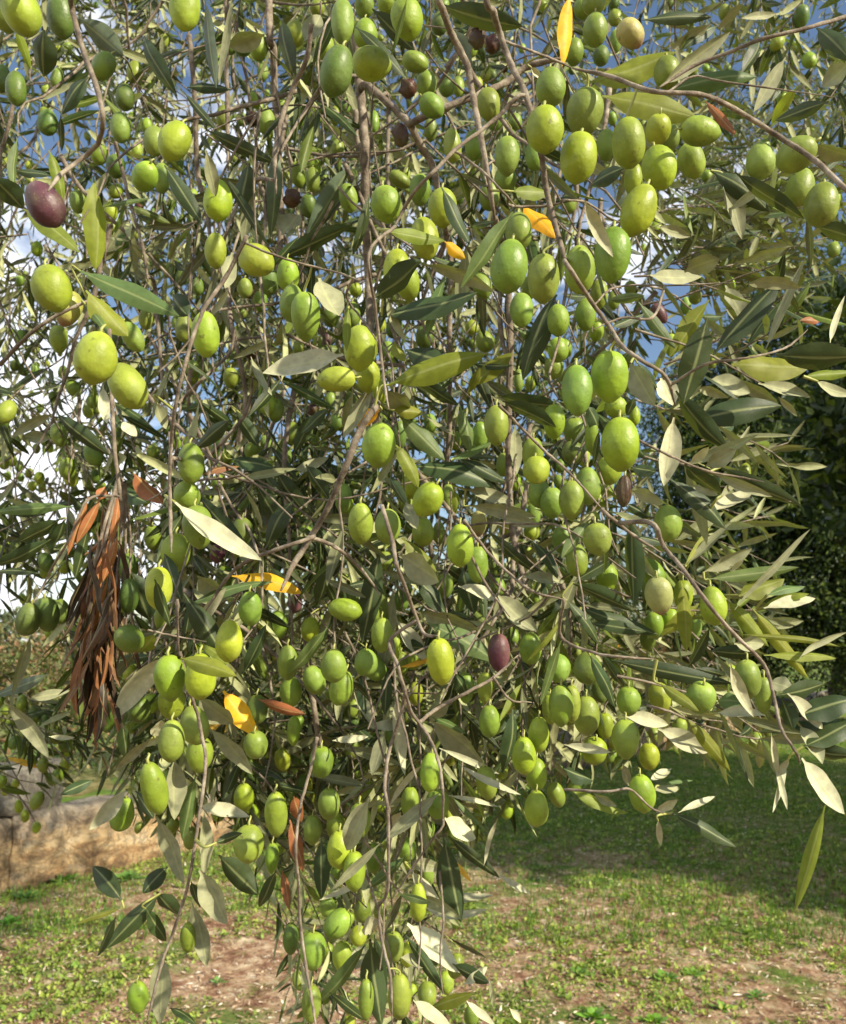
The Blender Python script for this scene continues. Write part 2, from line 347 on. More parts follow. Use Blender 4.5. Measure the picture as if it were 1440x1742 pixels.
# leaf: x0,y0 base  x1,y1 tip  width kind
LEAVES = """
312 155 372 225 12 D|350 220 470 277 22 D|245 60 303 163 26 D|135 30 210 95 36 g|350 255 367 335 20 U|280 280 345 382 26 D|380 295 457 420 16 D
470 245 460 405 24 g|425 275 410 355 28 D|318 148 393 152 16 D|450 58 390 80 30 U|348 -5 368 150 17 g|395 -5 372 143 12 U|160 300 162 460 32 Y
40 355 135 430 30 Y|-12 300 40 355 36 D|25 40 52 118 14 Y|83 255 107 345 18 Y|150 130 105 195 24 D|103 195 105 258 10 D|30 235 22 318 14 G
175 352 257 337 7 G|75 50 75 130 36 D|25 290 85 298 14 D|752 8 890 45 36 D|605 45 692 135 20 D|633 15 705 85 26 D|692 -5 665 95 8 G
518 70 545 25 30 U|480 30 505 140 26 D|597 278 522 400 28 g|600 383 480 438 26 D|628 330 600 435 16 D|657 392 757 410 22 Y|757 410 792 440 18 O
752 318 800 418 22 D|775 50 802 120 24 g|873 360 785 490 28 G|888 350 945 405 24 O|872 325 935 328 22 Y|480 400 507 365 32 U|968 -10 957 112 24 O
903 113 922 135 10 S|1002 140 1150 88 36 Y|1025 162 1187 200 38 Y|1133 157 1288 130 28 G|1123 147 1243 53 26 U|1093 33 1213 28 18 D|1190 0 1157 87 6 Y
1267 3 1220 50 14 U|1325 22 1263 30 12 U|1390 47 1450 105 30 D|1445 105 1400 148 30 U|1337 97 1283 190 22 U|1410 172 1320 205 24 D|1357 147 1313 210 18 Y
1200 170 1253 230 14 B|1210 290 1310 360 30 D|1250 293 1370 373 24 D|1230 300 1263 407 26 U|1315 305 1240 358 14 U|995 340 1043 437 22 S|1063 285 1005 315 26 D
1385 245 1455 268 26 U|1118 385 1175 402 16 U|1390 385 1455 405 28 D|1295 65 1262 125 20 D|1210 40 1140 83 20 U|1220 45 1160 85 18 D|135 460 305 537 34 G
147 493 218 572 34 Y|147 520 187 570 12 G|97 703 188 775 24 D|90 703 20 743 16 U|427 607 463 673 12 U|392 713 333 763 24 D|393 780 467 795 24 D
125 862 -12 872 18 G|187 825 250 855 26 D|585 603 447 635 36 S|267 685 283 730 20 U|205 715 233 742 16 S|188 705 205 728 14 D|175 655 182 720 18 S
395 430 383 490 26 U|390 490 355 540 10 U|293 500 320 537 30 D|227 805 277 857 26 B|343 808 407 793 10 B|85 747 40 740 20 U|296 853 445 953 30 S
635 508 717 443 38 D|650 537 813 498 34 D|758 467 725 573 18 G|657 505 690 580 14 U|593 523 590 597 14 Y|543 473 577 537 38 U|723 450 843 497 22 U
947 500 890 647 34 D|660 655 827 602 40 Y|800 657 873 600 26 Y|797 670 817 625 14 Y|690 595 757 615 36 D|670 580 690 615 20 Y|632 620 640 565 12 Y
635 655 583 745 22 U|660 665 697 695 36 U|647 697 597 722 24 O|670 697 720 703 22 Y|680 707 757 783 30 G|672 755 712 830 22 Y|783 690 800 770 20 G
767 783 840 750 12 G|783 780 860 820 20 D|700 793 842 827 32 D|663 807 697 865 16 D|847 673 953 690 24 D|855 683 947 727 24 D|877 723 880 807 20 U
560 693 513 737 18 D|500 800 560 777 16 U|793 833 873 853 20 U|797 860 913 880 22 U|690 855 710 900 24 U|773 833 777 875 14 Y|1207 510 1140 607 28 Y
1205 540 1163 687 44 D|1213 603 1330 475 34 D|1302 597 1370 440 14 U|1235 485 1270 557 30 U|1270 483 1363 490 20 U|1245 620 1375 628 42 Y|1320 603 1460 605 44 D
1367 640 1455 633 16 Y|1390 648 1455 672 16 U|1205 645 1277 668 26 U|1250 645 1325 685 20 U|1290 652 1380 675 20 U|1173 717 1330 690 40 D|1187 660 1240 677 16 U
1150 665 1238 763 32 D|1073 618 1115 690 36 U|1083 615 1120 665 14 D|1125 643 1145 690 32 S|1147 710 1130 827 32 S|1080 675 1067 707 14 D|1000 690 1018 733 22 D
1020 730 1010 793 10 D|1165 790 1228 840 26 D|1140 815 1237 900 28 D|1225 795 1363 860 26 D|1215 805 1315 845 16 U|1200 793 1253 765 26 U|1175 790 1207 760 14 S
1075 835 1130 855 22 U|1075 795 1117 803 20 D|1207 870 1285 832 20 S|1175 825 1223 842 14 U|1225 845 1263 818 10 U|1087 513 1150 593 18 G|1035 510 1097 503 16 G
1413 583 1438 503 10 S|1067 857 1105 880 14 D|1040 557 1097 533 14 D|1253 763 1277 723 6 U|1325 675 1357 708 10 U|1107 468 1195 470 24 U|1165 462 1225 440 30 U
103 883 30 922 24 D|87 917 -12 962 22 D|73 977 -12 973 10 D|110 885 88 940 24 D|280 940 310 1025 24 D|263 985 290 1065 18 D|257 1060 225 975 40 D
313 1010 385 1125 34 D|317 1033 465 990 16 G|323 1080 385 1000 18 S|395 980 515 1010 24 O|307 1120 402 1150 28 Y|340 1093 390 1130 14 Y|280 1115 195 1223 34 S
235 1110 262 1080 28 Y|237 1107 160 1175 16 U|207 1178 153 1190 12 S|337 1185 397 1230 34 U|380 1175 440 1253 34 O|357 1240 430 1317 24 U|263 1255 275 1225 22 S
52 1080 20 1180 16 U|83 1147 -12 1185 20 g|7 1193 83 1290 22 U|45 1190 120 1175 16 U|258 1257 195 1312 14 U|413 1147 453 1063 20 D|83 1253 127 1255 8 S
337 980 377 1010 30 U|208 1230 215 1290 20 D|647 935 617 1095 34 D|683 915 747 990 24 Y|680 945 747 990 44 U|710 985 758 1045 28 D|670 1005 650 1150 28 U
715 1042 820 1075 36 U|727 1060 843 1125 34 G|680 1100 723 1103 22 D|675 1055 725 1125 26 S|787 965 808 1045 30 D|827 900 927 983 16 D|780 997 850 1020 18 S
845 1010 915 1073 30 U|733 1227 825 1303 34 U|747 1273 850 1317 10 S|695 1235 625 1237 16 S|730 1230 763 1190 18 U|735 1220 793 1248 14 G|677 1180 690 1320 22 S
660 1140 655 1217 18 D|617 1145 620 1225 16 D|557 1067 490 1147 20 G|873 1207 855 1315 24 D|890 1160 850 1230 12 Y|960 1043 897 1125 8 Y|955 1090 920 1200 14 G
890 983 960 990 18 U|653 1245 633 1320 22 U|565 1260 627 1253 12 S|773 1145 795 1185 20 D|850 880 920 893 18 U|1073 880 1077 1035 32 D|973 993 1077 1040 22 D
975 990 1050 945 16 D|1003 885 955 950 20 G|987 1033 1120 1080 24 D|1003 1060 1100 1075 20 D|963 1020 1020 1097 16 D|1190 1027 1125 1083 22 Y|1160 990 1168 1110 22 Y
1165 963 1210 895 8 Y|1170 960 1247 888 14 U|1197 973 1280 933 20 U|1203 985 1360 965 20 G|1243 973 1267 947 8 S|1257 1013 1335 985 34 Y|1305 1013 1370 998 14 G
1250 1037 1380 900 10 U|1297 1033 1377 1010 16 Y|1300 1035 1388 1018 18 S|1237 1020 1308 1100 24 Y|1280 1035 1377 1155 22 Y|1263 1080 1430 1100 10 Y|1250 1095 1300 1095 24 U
1207 1107 1293 1113 22 D|1300 1115 1423 1120 14 Y|1360 1120 1445 1075 10 U|1243 1130 1283 1220 20 S|1040 1123 1247 1163 26 D|1003 1113 1047 1203 20 D|1023 1110 1063 1170 16 D
1220 1193 1263 1195 26 G|1060 1217 1137 1233 22 S|1120 1240 1207 1280 30 S|1167 1220 1243 1313 20 Y|1220 1213 1303 1217 18 S|1310 1160 1350 1173 26 U|1323 1183 1403 1163 26 D
1353 1220 1455 1190 38 D|1330 1187 1350 1243 26 D|1340 1180 1400 1240 20 S|1360 1233 1400 1300 24 U|1367 1270 1455 1225 30 D|1370 1273 1455 1285 24 D|1313 1247 1325 1320 10 S
1343 1290 1325 1320 10 S|1123 1163 1190 1210 18 Y|1170 1137 1207 1070 16 D|960 1267 1040 1280 14 S|215 1345 152 1412 26 S|160 1327 103 1352 18 D|297 1290 297 1395 34 U
267 1390 313 1505 28 U|333 1320 310 1430 22 G|230 1345 262 1393 18 D|337 1370 425 1390 22 S|347 1380 345 1495 22 U|340 1480 387 1573 38 U|372 1455 440 1523 34 D
365 1435 413 1418 14 D|470 1480 440 1545 18 D|207 1532 158 1474 30 D|285 1475 243 1520 26 D|273 1520 180 1615 28 D|197 1560 165 1628 14 D|247 1545 283 1602 20 D
267 1518 308 1560 24 D|207 1545 125 1572 8 Y|327 1535 352 1645 26 U|325 1500 340 1545 14 D|275 1622 272 1745 34 U|288 1715 335 1745 12 D|630 1358 590 1448 32 U
747 1350 655 1432 22 U|722 1300 663 1372 10 S|757 1392 810 1427 28 S|780 1300 887 1352 10 S|763 1353 850 1373 8 S|767 1355 830 1418 8 G|757 1425 785 1570 36 D
763 1423 850 1493 18 D|850 1490 902 1520 10 S|847 1392 823 1475 8 S|693 1455 623 1512 16 G|647 1435 563 1515 14 U|617 1500 543 1532 10 S|547 1430 547 1530 26 D
682 1382 660 1418 20 S|700 1480 760 1562 26 S|753 1530 840 1523 14 S|737 1558 830 1547 12 S|677 1520 733 1536 12 G|693 1572 782 1655 36 S|680 1628 747 1640 20 U
770 1640 833 1673 20 D|690 1590 757 1690 18 D|630 1590 628 1558 26 S|630 1600 650 1748 38 D|637 1590 657 1695 16 D|623 1605 537 1710 20 G|622 1607 605 1650 24 U
560 1688 625 1738 14 D|703 1702 768 1745 20 S|810 1690 730 1717 18 Y|787 1675 830 1645 14 S|833 1665 840 1715 8 U|793 1702 843 1745 12 S|693 1468 755 1478 20 U
867 1715 887 1740 10 S|493 1395 517 1485 22 B|480 1480 493 1550 14 B|500 1355 513 1400 20 B|973 1345 1070 1383 20 Y|1010 1350 1050 1372 12 U|1113 1345 1157 1340 14 U
1120 1337 1180 1328 6 G|1143 1308 1107 1328 14 S|1155 1383 1217 1355 10 S|1143 1383 1253 1442 20 D|1117 1382 1153 1360 14 S|1120 1395 1125 1440 10 S|1365 1290 1437 1385 30 S
1320 1300 1340 1378 10 S|1340 1300 1315 1383 10 S|1405 1370 1353 1550 20 Y|960 1308 1010 1328 22 D|1060 1300 1072 1338 14 U|1395 548 1362 545 10 B
460 965 500 1010 14 D|470 800 520 870 26 D|440 830 480 900 30 D|500 850 455 930 26 D|520 790 560 850 24 D|400 700 440 760 22 D|540 700 500 770 20 D
560 960 540 1030 22 D|600 1170 640 1240 18 U|440 1190 520 1215 16 B|880 560 940 590 18 G|700 640 780 690 20 D|905 920 950 985 16 D|150 900 128 985 18 D
"""
# ------------------------------------------------------------------ setting: ground, wall, hedge, far things
rs = np.random.RandomState(7)
WA = np.array([-2.82, 5.42]); WD = nrm(np.array([.668, .744])); WN = np.array([-WD[1], WD[0]])   # wall line, WN points behind it
def behind(x, y): return (x - WA[0]) * WN[0] + (y - WA[1]) * WN[1]
def ground_z(x, y):
    b = behind(x, y)
    t = np.clip((b - .14) / .10, 0, 1)
    z = .40 * t + .012 * np.sin(x * 2.1 + 1) * np.cos(y * 1.7) + .02 * np.sin(x * .6) * np.sin(y * .45 + 2)
    return z - .02 * (b < 0) * np.exp(-np.abs(b) * 2)
def ground_material():
    m = Mat("soil_and_turf"); p = m.n('ShaderNodeNewGeometry').outputs['Position']
    soil = m.ramp(m.noise(9, 8, .68, vec=p), [(.30, (.09, .045, .028)), (.44, (.25, .14, .085)), (.56, (.42, .30, .19)), (.70, (.64, .54, .38))])
    turf = m.ramp(m.noise(24, 6, .7, vec=p), [(.3, (.03, .07, .012)), (.55, (.08, .17, .02)), (.75, (.16, .27, .04))])
    f = m.ramp(m.noise(1.5, 7, .66, vec=p), [(.50, 0), (.60, 1)])
    y = m.n('ShaderNodeSeparateXYZ', {0: p}).outputs['Y']
    far = m.n('ShaderNodeMapRange', {'Value': y, 'From Min': 5.0, 'From Max': 7.5, 'To Min': 0., 'To Max': .7}).outputs[0]
    f = m.math('MINIMUM', m.math('ADD', m.math('MULTIPLY', f, .8), far), .93)
    col = m.mixc(f, soil, turf)
    bs = m.n('ShaderNodeBsdfPrincipled', {'Base Color': col, 'Roughness': .95, 'Specular IOR Level': .1,
        'Normal': m.bump(m.noise(38, 7, .7, vec=p), .9, .03)})
    return m.done(bs.outputs[0])
def geo(a, n, lim):
    t = np.linspace(-1, 1, n); return np.sign(t) * (a * np.abs(t) + (lim - a) * np.abs(t) ** 5)
gx = geo(14, 240, 900); gy = geo(16, 240, 900) + 6
X, Y = np.meshgrid(gx, gy); Z = ground_z(X, Y)
vv = np.stack([X.ravel(), Y.ravel(), Z.ravel()], 1); nx = len(gx); ny = len(gy)
ii = (np.arange(ny - 1)[:, None] * nx + np.arange(nx - 1)[None]).ravel()
tag(meshobj('ground', vv, np.stack([ii, ii + 1, ii + nx + 1, ii + nx], 1), ground_material()), kind='structure')

def simple(name, col, rough=.8, thin=0.0, var=.25, scale=8.0, attr=None):
    m = Mat(name); p = m.n('ShaderNodeNewGeometry').outputs['Position']
    c = m.n('ShaderNodeAttribute', attribute_name=attr).outputs['Color'] if attr else None
    v = m.ramp(m.noise(scale, 4, vec=p), [(.3, 1 - var), (.7, 1 + var)])
    c = m.mixc(1.0, c if c is not None else col, v, 'MULTIPLY')
    s = m.n('ShaderNodeBsdfPrincipled', {'Base Color': c, 'Roughness': rough, 'Specular IOR Level': .3}).outputs[0]
    if thin:
        t = m.n('ShaderNodeBsdfTranslucent', {'Color': m.mixc(1.0, c, (1.2, 1.3, .5), 'MULTIPLY')}).outputs[0]
        s = m.n('ShaderNodeMixShader', {0: thin, 1: s, 2: t}).outputs[0]
    return m.done(s)
M_FOL = simple("foliage", (.1, .1, .1), .5, .28, attr='top')
M_LITTER = simple("litter", (.1, .1, .1), .8, attr='top')

def cards(pos, axis, normal, ln, wd, col, fold=.25):
    """many small pointed leaves at once: two folded quads each"""
    n = len(pos); side = np.cross(axis, normal); side /= np.linalg.norm(side, axis=1)[:, None] + 1e-9
    up = np.cross(side, axis)
    ln = ln[:, None]; wd = wd[:, None]
    b = pos; t = pos + axis * ln; mid = pos + axis * ln * .5 - up * wd * fold
    l1 = pos + axis * ln * .42 - side * wd * .5; r1 = pos + axis * ln * .42 + side * wd * .5
    v = np.stack([b, mid, t, l1, r1], 1).reshape(-1, 3)
    k = np.arange(n)[:, None] * 5
    f = np.concatenate([k + np.array([[0, 1, 2, 3]]), k + np.array([[0, 4, 2, 1]])], 0)
    return v, f, np.repeat(col, 5, 0)
def rdir(n, r=rs):
    v = r.normal(size=(n, 3)); return v / np.linalg.norm(v, axis=1)[:, None]

# ground cover: low leafy weeds in patches, grass and litter (nobody could count them)
def patch(x, y):
    return (np.sin(x * 1.9 + 3 * np.sin(y * .8)) + np.sin(y * 2.6 + 2 * np.sin(x * 1.3 + 1)) + .8 * np.sin(x * 5.1 + y * 3.7) + .6*np.sin(x*9.3-y*7.1)) / 3.4
def scatter(n, ymin, ymax, power=1.0):
    u = rs.rand(n) ** power; y = ymin + (ymax - ymin) * u; x = (rs.rand(n) * 2 - 1) * (.62 * y + .8)
    return x, y
x, y = scatter(72000, 2.2, 13.5, 1.5)
keep = (behind(x, y) < -.02) & (patch(x, y) + rs.normal(size=len(x)) * .28 + np.clip((y - 5) * .22, 0, .8) - .10 * ((x > .4) & (y < 4.4)) > -.02)
x = x[keep]; y = y[keep]; n = len(x); k = 6
cx = np.repeat(x, k) + rs.normal(size=n * k) * .016; cy = np.repeat(y, k) + rs.normal(size=n * k) * .016
ax = rdir(n * k); ax[:, 2] = np.abs(ax[:, 2]) * .75 + .12; ax /= np.linalg.norm(ax, axis=1)[:, None]
nn = rdir(n * k) * .5 + np.array([0, 0, 1.])
sz = np.repeat(.009 + .018 * rs.rand(n) ** 2, k) * (.7 + .6 * rs.rand(n * k))
tone = np.repeat(rs.rand(n), k)[:, None]; jit = .75 + .5 * rs.rand(n * k, 1)
col = (np.array([.31, .37, .07]) * tone + np.array([.13, .23, .035]) * (1 - tone)) * jit
v, f, c = cards(np.stack([cx, cy, ground_z(cx, cy) + .002 + .012 * rs.rand(n * k)], 1), ax, nn, sz, sz * .75, col)
tag(meshobj('ground_cover', v, f, M_FOL, attrs={'top': c}, smooth=False), 'low green weeds and clover growing in patches over the soil', 'weeds', kind='stuff')
x, y = scatter(52000, 4.6, 14, 1.15); keep = (behind(x, y) < -.02) & (patch(x*.7, y*.7+4) > -.15 - np.clip((y - 5) * .2, 0, .5)); x = x[keep]; y = y[keep]; n = len(x)
ax = rdir(n) * .45 + np.array([0, 0, 1.]); ax /= np.linalg.norm(ax, axis=1)[:, None]
col = np.array([.075, .17, .025]) * (.6 + .9 * rs.rand(n, 1)) + np.array([.08, .05, 0]) * rs.rand(n, 1) ** 3
v, f, c = cards(np.stack([x, y, ground_z(x, y)], 1), ax, rdir(n), .03 + .05 * rs.rand(n), np.full(n, .006), col)
tag(meshobj('grass', v, f, M_FOL, attrs={'top': c}, smooth=False), 'short green grass blades standing over the turf', 'grass', kind='stuff')
x, y = scatter(70000, 2.2, 11, 1.6); keep = behind(x, y) < -.02; x = x[keep]; y = y[keep]; n = len(x)
ax = rdir(n); ax[:, 2] *= .15; ax /= np.linalg.norm(ax, axis=1)[:, None]; nn = rdir(n) * .4 + np.array([0, 0, 1.])
base = np.array([[.44, .30, .19], [.58, .48, .34], [.16, .08, .05], [.72, .66, .54], [.32, .24, .13]])[rs.choice(5, n, p=[.3, .25, .25, .08, .12])]
v, f, c = cards(np.stack([x, y, ground_z(x, y) + .004 + .01 * rs.rand(n)], 1), ax, nn, .012 + .035 * rs.rand(n), .004 + .006 * rs.rand(n), base * (.7 + .5 * rs.rand(n, 1)))
tag(meshobj('leaf_litter', v, f, M_LITTER, attrs={'top': c}, smooth=False), 'dry brown leaf litter and straw scattered over reddish soil', 'litter', kind='stuff')

def ground_point(px, py):
    d = P(px, py, 1.0) - CAM; t = -CAM[2] / d[2]; return CAM + d * t
def weed(px, py, size, label, n=16, col=(.13, .26, .04), wide=.42):
    g = ground_point(px, py); g[2] = ground_z(g[0], g[1]); b = Batch()
    for i in range(n):
        a = i * 2.4 + rs.rand() * .4; el = .25 + .75 * (i / n) + rs.rand() * .2
        d = np.array([math.cos(a) * math.cos(el), math.sin(a) * math.cos(el), math.sin(el)])
        l = size * (1.1 - .6 * i / n) * (.8 + .4 * rs.rand()); w = l * wide
        side = nrm(np.cross(d, [0, 0, 1])); S = 5; vs = []
        for j in range(S + 1):
            t = j / S; ww = w * .5 * (.10 + math.sin(math.pi * min(1, max(0, (t - .18) / .84)) ** .9) ** .8 * (t > .18))
            if j == S: ww = w * .03
            c = g + d * l * t - np.array([0, 0, 1]) * l * .35 * t * t * math.cos(el) * .8
            up = np.cross(side, d) * -.2 * ww
            vs += [c - side * ww - up * -1, c, c + side * ww + up]
        fs = [[3 * j + q, 3 * j + q + 1, 3 * j + q + 4, 3 * j + q + 3] for j in range(S) for q in (0, 1)]
        b.add(vs, fs, top=np.array(col) * (.7 + .6 * rs.rand()))
    o = b.build('weed_plant', M_FOL, loc=g)
    tag(o, label, 'weed', 'weeds in the foreground soil')
weed(1135, 1665, .085, 'broad-leaved green weed rosette on dry soil, largest of the weeds at lower right', 14)
weed(1180, 1655, .07, 'light green weed just right of the largest broad-leaved rosette', 12, (.17, .30, .05))
weed(1010, 1735, .09, 'bright green weed tuft at the bottom edge right of the olive branch', 16, (.15, .30, .04))
weed(1115, 1738, .075, 'bright green weed at the bottom edge below the large rosette', 14, (.14, .29, .03))
weed(1285, 1690, .075, 'small spiky green weed on litter in front of a soil mound at lower right', 16, (.12, .25, .05), .2)
weed(1230, 1712, .06, 'small leafy weed in bare litter left of the spiky weed', 10)
weed(985, 1660, .07, 'leafy green weed right beside the lowest olive leaves', 14, (.12, .24, .04))
weed(105, 1500, .13, 'green weed growing at the foot of the stone wall', 16, (.14, .28, .05))
weed(15, 1575, .09, 'bright green weed at the left edge of the picture below the wall', 14, (.12, .3, .04))
weed(215, 1500, .12, 'green weed by the wall foot under the hanging twig', 14, (.12, .24, .05))
weed(370, 1672, .05, 'tiny pale weed between the two lowest hanging branches', 10, (.16, .3, .08))
weed(1275, 1585, .07, 'pale yellow-green weed in the light patch right of centre', 14, (.2, .3, .06))
weed(45, 1530, .10, 'dark green weed in front of the orange wall block', 14, (.08, .2, .05))

# stone wall: big weathered limestone blocks, ochre and black-stained
def stone_material():
    m = Mat("weathered_limestone"); p = m.n('ShaderNodeNewGeometry').outputs['Position']
    och = m.ramp(m.noise(3.2, 7, .65, vec=m.n('ShaderNodeMapping', {'Vector': p, 'Scale': (1, 1, 3.2)}).outputs[0]), [(.3, (.09, .055, .035)), (.42, (.30, .18, .08)), (.54, (.52, .37, .19)), (.72, (.56, .48, .33))])
    z = m.n('ShaderNodeSeparateXYZ', {0: p}).outputs['Z']
    hi = m.n('ShaderNodeMapRange', {'Value': z, 'From Min': .26, 'From Max': .50, 'To Min': 0., 'To Max': 1.}).outputs[0]
    lich = m.ramp(m.noise(7, 8, .7, vec=p), [(.35, (.11, .10, .085)), (.55, (.27, .25, .20)), (.72, (.40, .38, .32))])
    f = m.math('MINIMUM', m.math('ADD', hi, m.ramp(m.noise(2.2, 6, .7, vec=p), [(.5, 0), (.62, .8)])), 1.0)
    col = m.mixc(f, och, lich)
    cr = m.ramp(m.noise(5, 8, .75, vec=p, dist=1.2), [(.44, 0), (.5, 1), (.56, 0)])
    col = m.mixc(m.math('MULTIPLY', cr, .6), col, (.03, .025, .02))
    return m.done(m.n('ShaderNodeBsdfPrincipled', {'Base Color': col, 'Roughness': .95,
        'Normal': m.bump(m.noise(12, 9, .75, vec=p), 1.0, .05)}).outputs[0])
M_STONE = stone_material()
wall = thing('stone_wall', 'low wall of big ochre and grey weathered stone blocks behind the grass', 'wall', (WA[0], WA[1], 0))
def block(s0, s1, z0, z1, off, name='stone_block', dep=.30):
    n1, n2, n3 = 14, 6, 5; vs = {}; V = []; Fs = []
    def vert(i, j, k):
        key = (i, j, k)
        if key not in vs:
            u, w, t = i / n1, j / n2, k / n3
            def rnd(q, a): e = .5 - abs(q - .5); return e
            s = s0 + (s1 - s0) * u; z = z0 + (z1 - z0) * w; d = off + dep * t
            r = .020
            ez = min(w, 1 - w) * (z1 - z0); es = min(u, 1 - u) * (s1 - s0)
            edge = max(0, r - ez) + max(0, r - es)
            if k == 0: d += edge * .6
            if j == n2: z -= max(0, r - min(t, 1 - t) * dep) * .5 + max(0, r - es) * .4
            q = .006
            z += q * math.sin(s * 5.3 + z0 * 9 + d * 7) * w + .008 * math.sin(s * 17); d += q * math.sin(s * 4.1 + z * 13) + .010 * math.sin(s * 11 + z * 31)
            xy = WA + WD * s + WN * (d - .15); V.append((xy[0], xy[1], z)); vs[key] = len(V) - 1
        return vs[key]
    for i in range(n1):
        for j in range(n2):
            Fs.append([vert(i, j, 0), vert(i + 1, j, 0), vert(i + 1, j + 1, 0), vert(i, j + 1, 0)])
            Fs.append([vert(i, j, n3), vert(i, j + 1, n3), vert(i + 1, j + 1, n3), vert(i + 1, j, n3)])
    for i in range(n1):
        for k in range(n3):
            Fs.append([vert(i, n2, k), vert(i + 1, n2, k), vert(i + 1, n2, k + 1), vert(i, n2, k + 1)])
            Fs.append([vert(i, 0, k), vert(i, 0, k + 1), vert(i + 1, 0, k + 1), vert(i + 1, 0, k)])
    for j in range(n2):
        for k in range(n3):
            Fs.append([vert(0, j, k), vert(0, j + 1, k), vert(0, j + 1, k + 1), vert(0, j, k + 1)])
            Fs.append([vert(n1, j, k), vert(n1, j, k + 1), vert(n1, j + 1, k + 1), vert(n1, j + 1, k)])
    return meshobj(name, V, Fs, M_STONE, wall, (*(WA + WD * s0), 0))
s = -3.2
for L_ in (1.15, 1.0, 1.25):
    block(s + .008, s + L_ - .008, -.06, .44, 0); s += L_
s = .20
for i, L_ in enumerate((1.30, 1.15, 1.4, 1.2, 1.5, 1.25, 1.4, 1.3, 1.6, 1.3, 1.5, 1.4, 1.5, 1.6, 1.4)):
    block(s + .008, s + L_ - .008, -.06, .46 + .02 * math.sin(i * 2.3), .015 * math.sin(i * 1.7)); s += L_
for a, b in ((-3.15, -1.9), (-1.88, -.75), (-.73, .52)):
    block(a, b, .45, .76, .03, dep=.26)

def tube_mesh(pts, rad, k=8, knob=0.0, seed=0):
    pts = np.array(pts, float); n = len(pts); r = np.random.RandomState(seed)
    V = []; t0 = nrm(pts[1] - pts[0]); s = nrm(np.cross(t0, [.31, .2, .93]))
    for i in range(n):
        t = nrm(pts[min(i + 1, n - 1)] - pts[max(i - 1, 0)]); s = nrm(s - t * np.dot(s, t)); b = np.cross(t, s)
        rr = rad[i] * (1 + knob * (r.rand() - .35))
        for j in range(k):
            a = 2 * math.pi * j / k; V.append(pts[i] + (s * math.cos(a) + b * math.sin(a)) * rr * (1 + knob * .4 * (r.rand() - .5)))
    Fq = [[i * k + j, i * k + (j + 1) % k, (i + 1) * k + (j + 1) % k, (i + 1) * k + j] for i in range(n - 1) for j in range(k)]
    V.append(pts[0]); V.append(pts[-1]); a, b_ = len(V) - 2, len(V) - 1
    Fq += [[a, (j + 1) % k, j, j] for j in range(k)]; m = (n - 1) * k
    Fq += [[b_, m + j, m + (j + 1) % k, m + (j + 1) % k] for j in range(k)]
    return np.array(V), [q if q[2] != q[3] else q[:3] for q in Fq]
def tube_mesh_early(p, r_):
    V, Fq = tube_mesh(p, r_, 6); return V[:-2], Fq[:len(Fq) - 12]
# tree builder for the background
def tree(name, label, base, trunk_r, trunk_h, blobs, n, leaf, cols, seed, group=None, thin_shell=.55):
    r = np.random.RandomState(seed)
    root = thing(name, label, 'tree' if 'tree' in name else 'shrub', base, group)
    base = np.array(base, float)
    V = []; Fc = []
    def tube(a, b, ra, rb, k=8):
        a = np.array(a); b = np.array(b); d = nrm(b - a); s = nrm(np.cross(d, [.3, .9, .2])); t = np.cross(d, s); o = len(V); S = 5
        for j in range(S + 1):
            q = j / S; c = a + (b - a) * q + (s * math.sin(q * 5) + t * math.cos(q * 4)) * ra * .35 * math.sin(math.pi * q)
            for i in range(k):
                an = 2 * math.pi * i / k; V.append(c + (s * math.cos(an) + t * math.sin(an)) * (ra + (rb - ra) * q))
        for j in range(S):
            for i in range(k): Fc.append([o + j * k + i, o + j * k + (i + 1) % k, o + (j + 1) * k + (i + 1) % k, o + (j + 1) * k + i])
    top = base + [0, 0, trunk_h]; tube(base - [0, 0, .1], top, trunk_r * 1.25, trunk_r * .8)
    for (c, rad) in blobs:
        c = base + np.array(c); tube(top, c, trunk_r * .55, trunk_r * .12)
        for _ in range(4): tube(top + (c - top) * .6, c + rdir(1, r)[0] * np.array(rad) * .8, trunk_r * .2, trunk_r * .04, 5)
    meshobj('trunk', V, Fc, M_TRUNK, root, base)
    vol = np.array([np.prod(rad) ** (2 / 3) for _, rad in blobs]); pick = r.choice(len(blobs), n, p=vol / vol.sum())
    C0 = np.array([b[0] for b in blobs])[pick]; R0 = np.array([b[1] for b in blobs])[pick]
    u = rdir(n, r); rr = (thin_shell + (1 - thin_shell) * r.rand(n, 1))
    lump = 1 + .16 * np.sin(u[:, :1] * 7 + pick[:, None]) * np.sin(u[:, 2:] * 9 + 2 * pick[:, None]) + .10 * np.sin(u[:, 1:2] * 17 + u[:, 2:] * 13)
    # clumps of leaves with gaps between
    p = base + C0 + u * R0 * rr * lump
    g = np.sin(p[:, 0] * 3.1 / leaf * .12) * np.sin(p[:, 2] * 3.4 / leaf * .12) * np.sin(p[:, 1] * 2.7 / leaf * .12)
    k = g > -.25 + .25 * (rr[:, 0] < .8) - .3 * r.rand(n); p = p[k]; u = u[k]; m_ = len(p)
    ax = nrm_rows(rdir(m_, r) + u * .5 + np.array([0, 0, .1])); nn = rdir(m_, r) + u * .6
    cols = np.array(cols); cc = cols[r.choice(len(cols), m_)] * (.7 + .6 * r.rand(m_, 1))
    v, f, c = cards(p, ax, nn, leaf * (.6 + .8 * r.rand(m_)), leaf * (.34 + .18 * r.rand(m_)), cc)
    meshobj('crown', v, f, M_FOL, root, base, {'top': c}, smooth=False)
    return root
def nrm_rows(a): return a / (np.linalg.norm(a, axis=1)[:, None] + 1e-9)
DK = [(.030, .055, .015), (.045, .075, .018), (.02, .036, .011), (.12, .16, .03)]  # last tone paints in sunlit specks, the others darkened as for shade
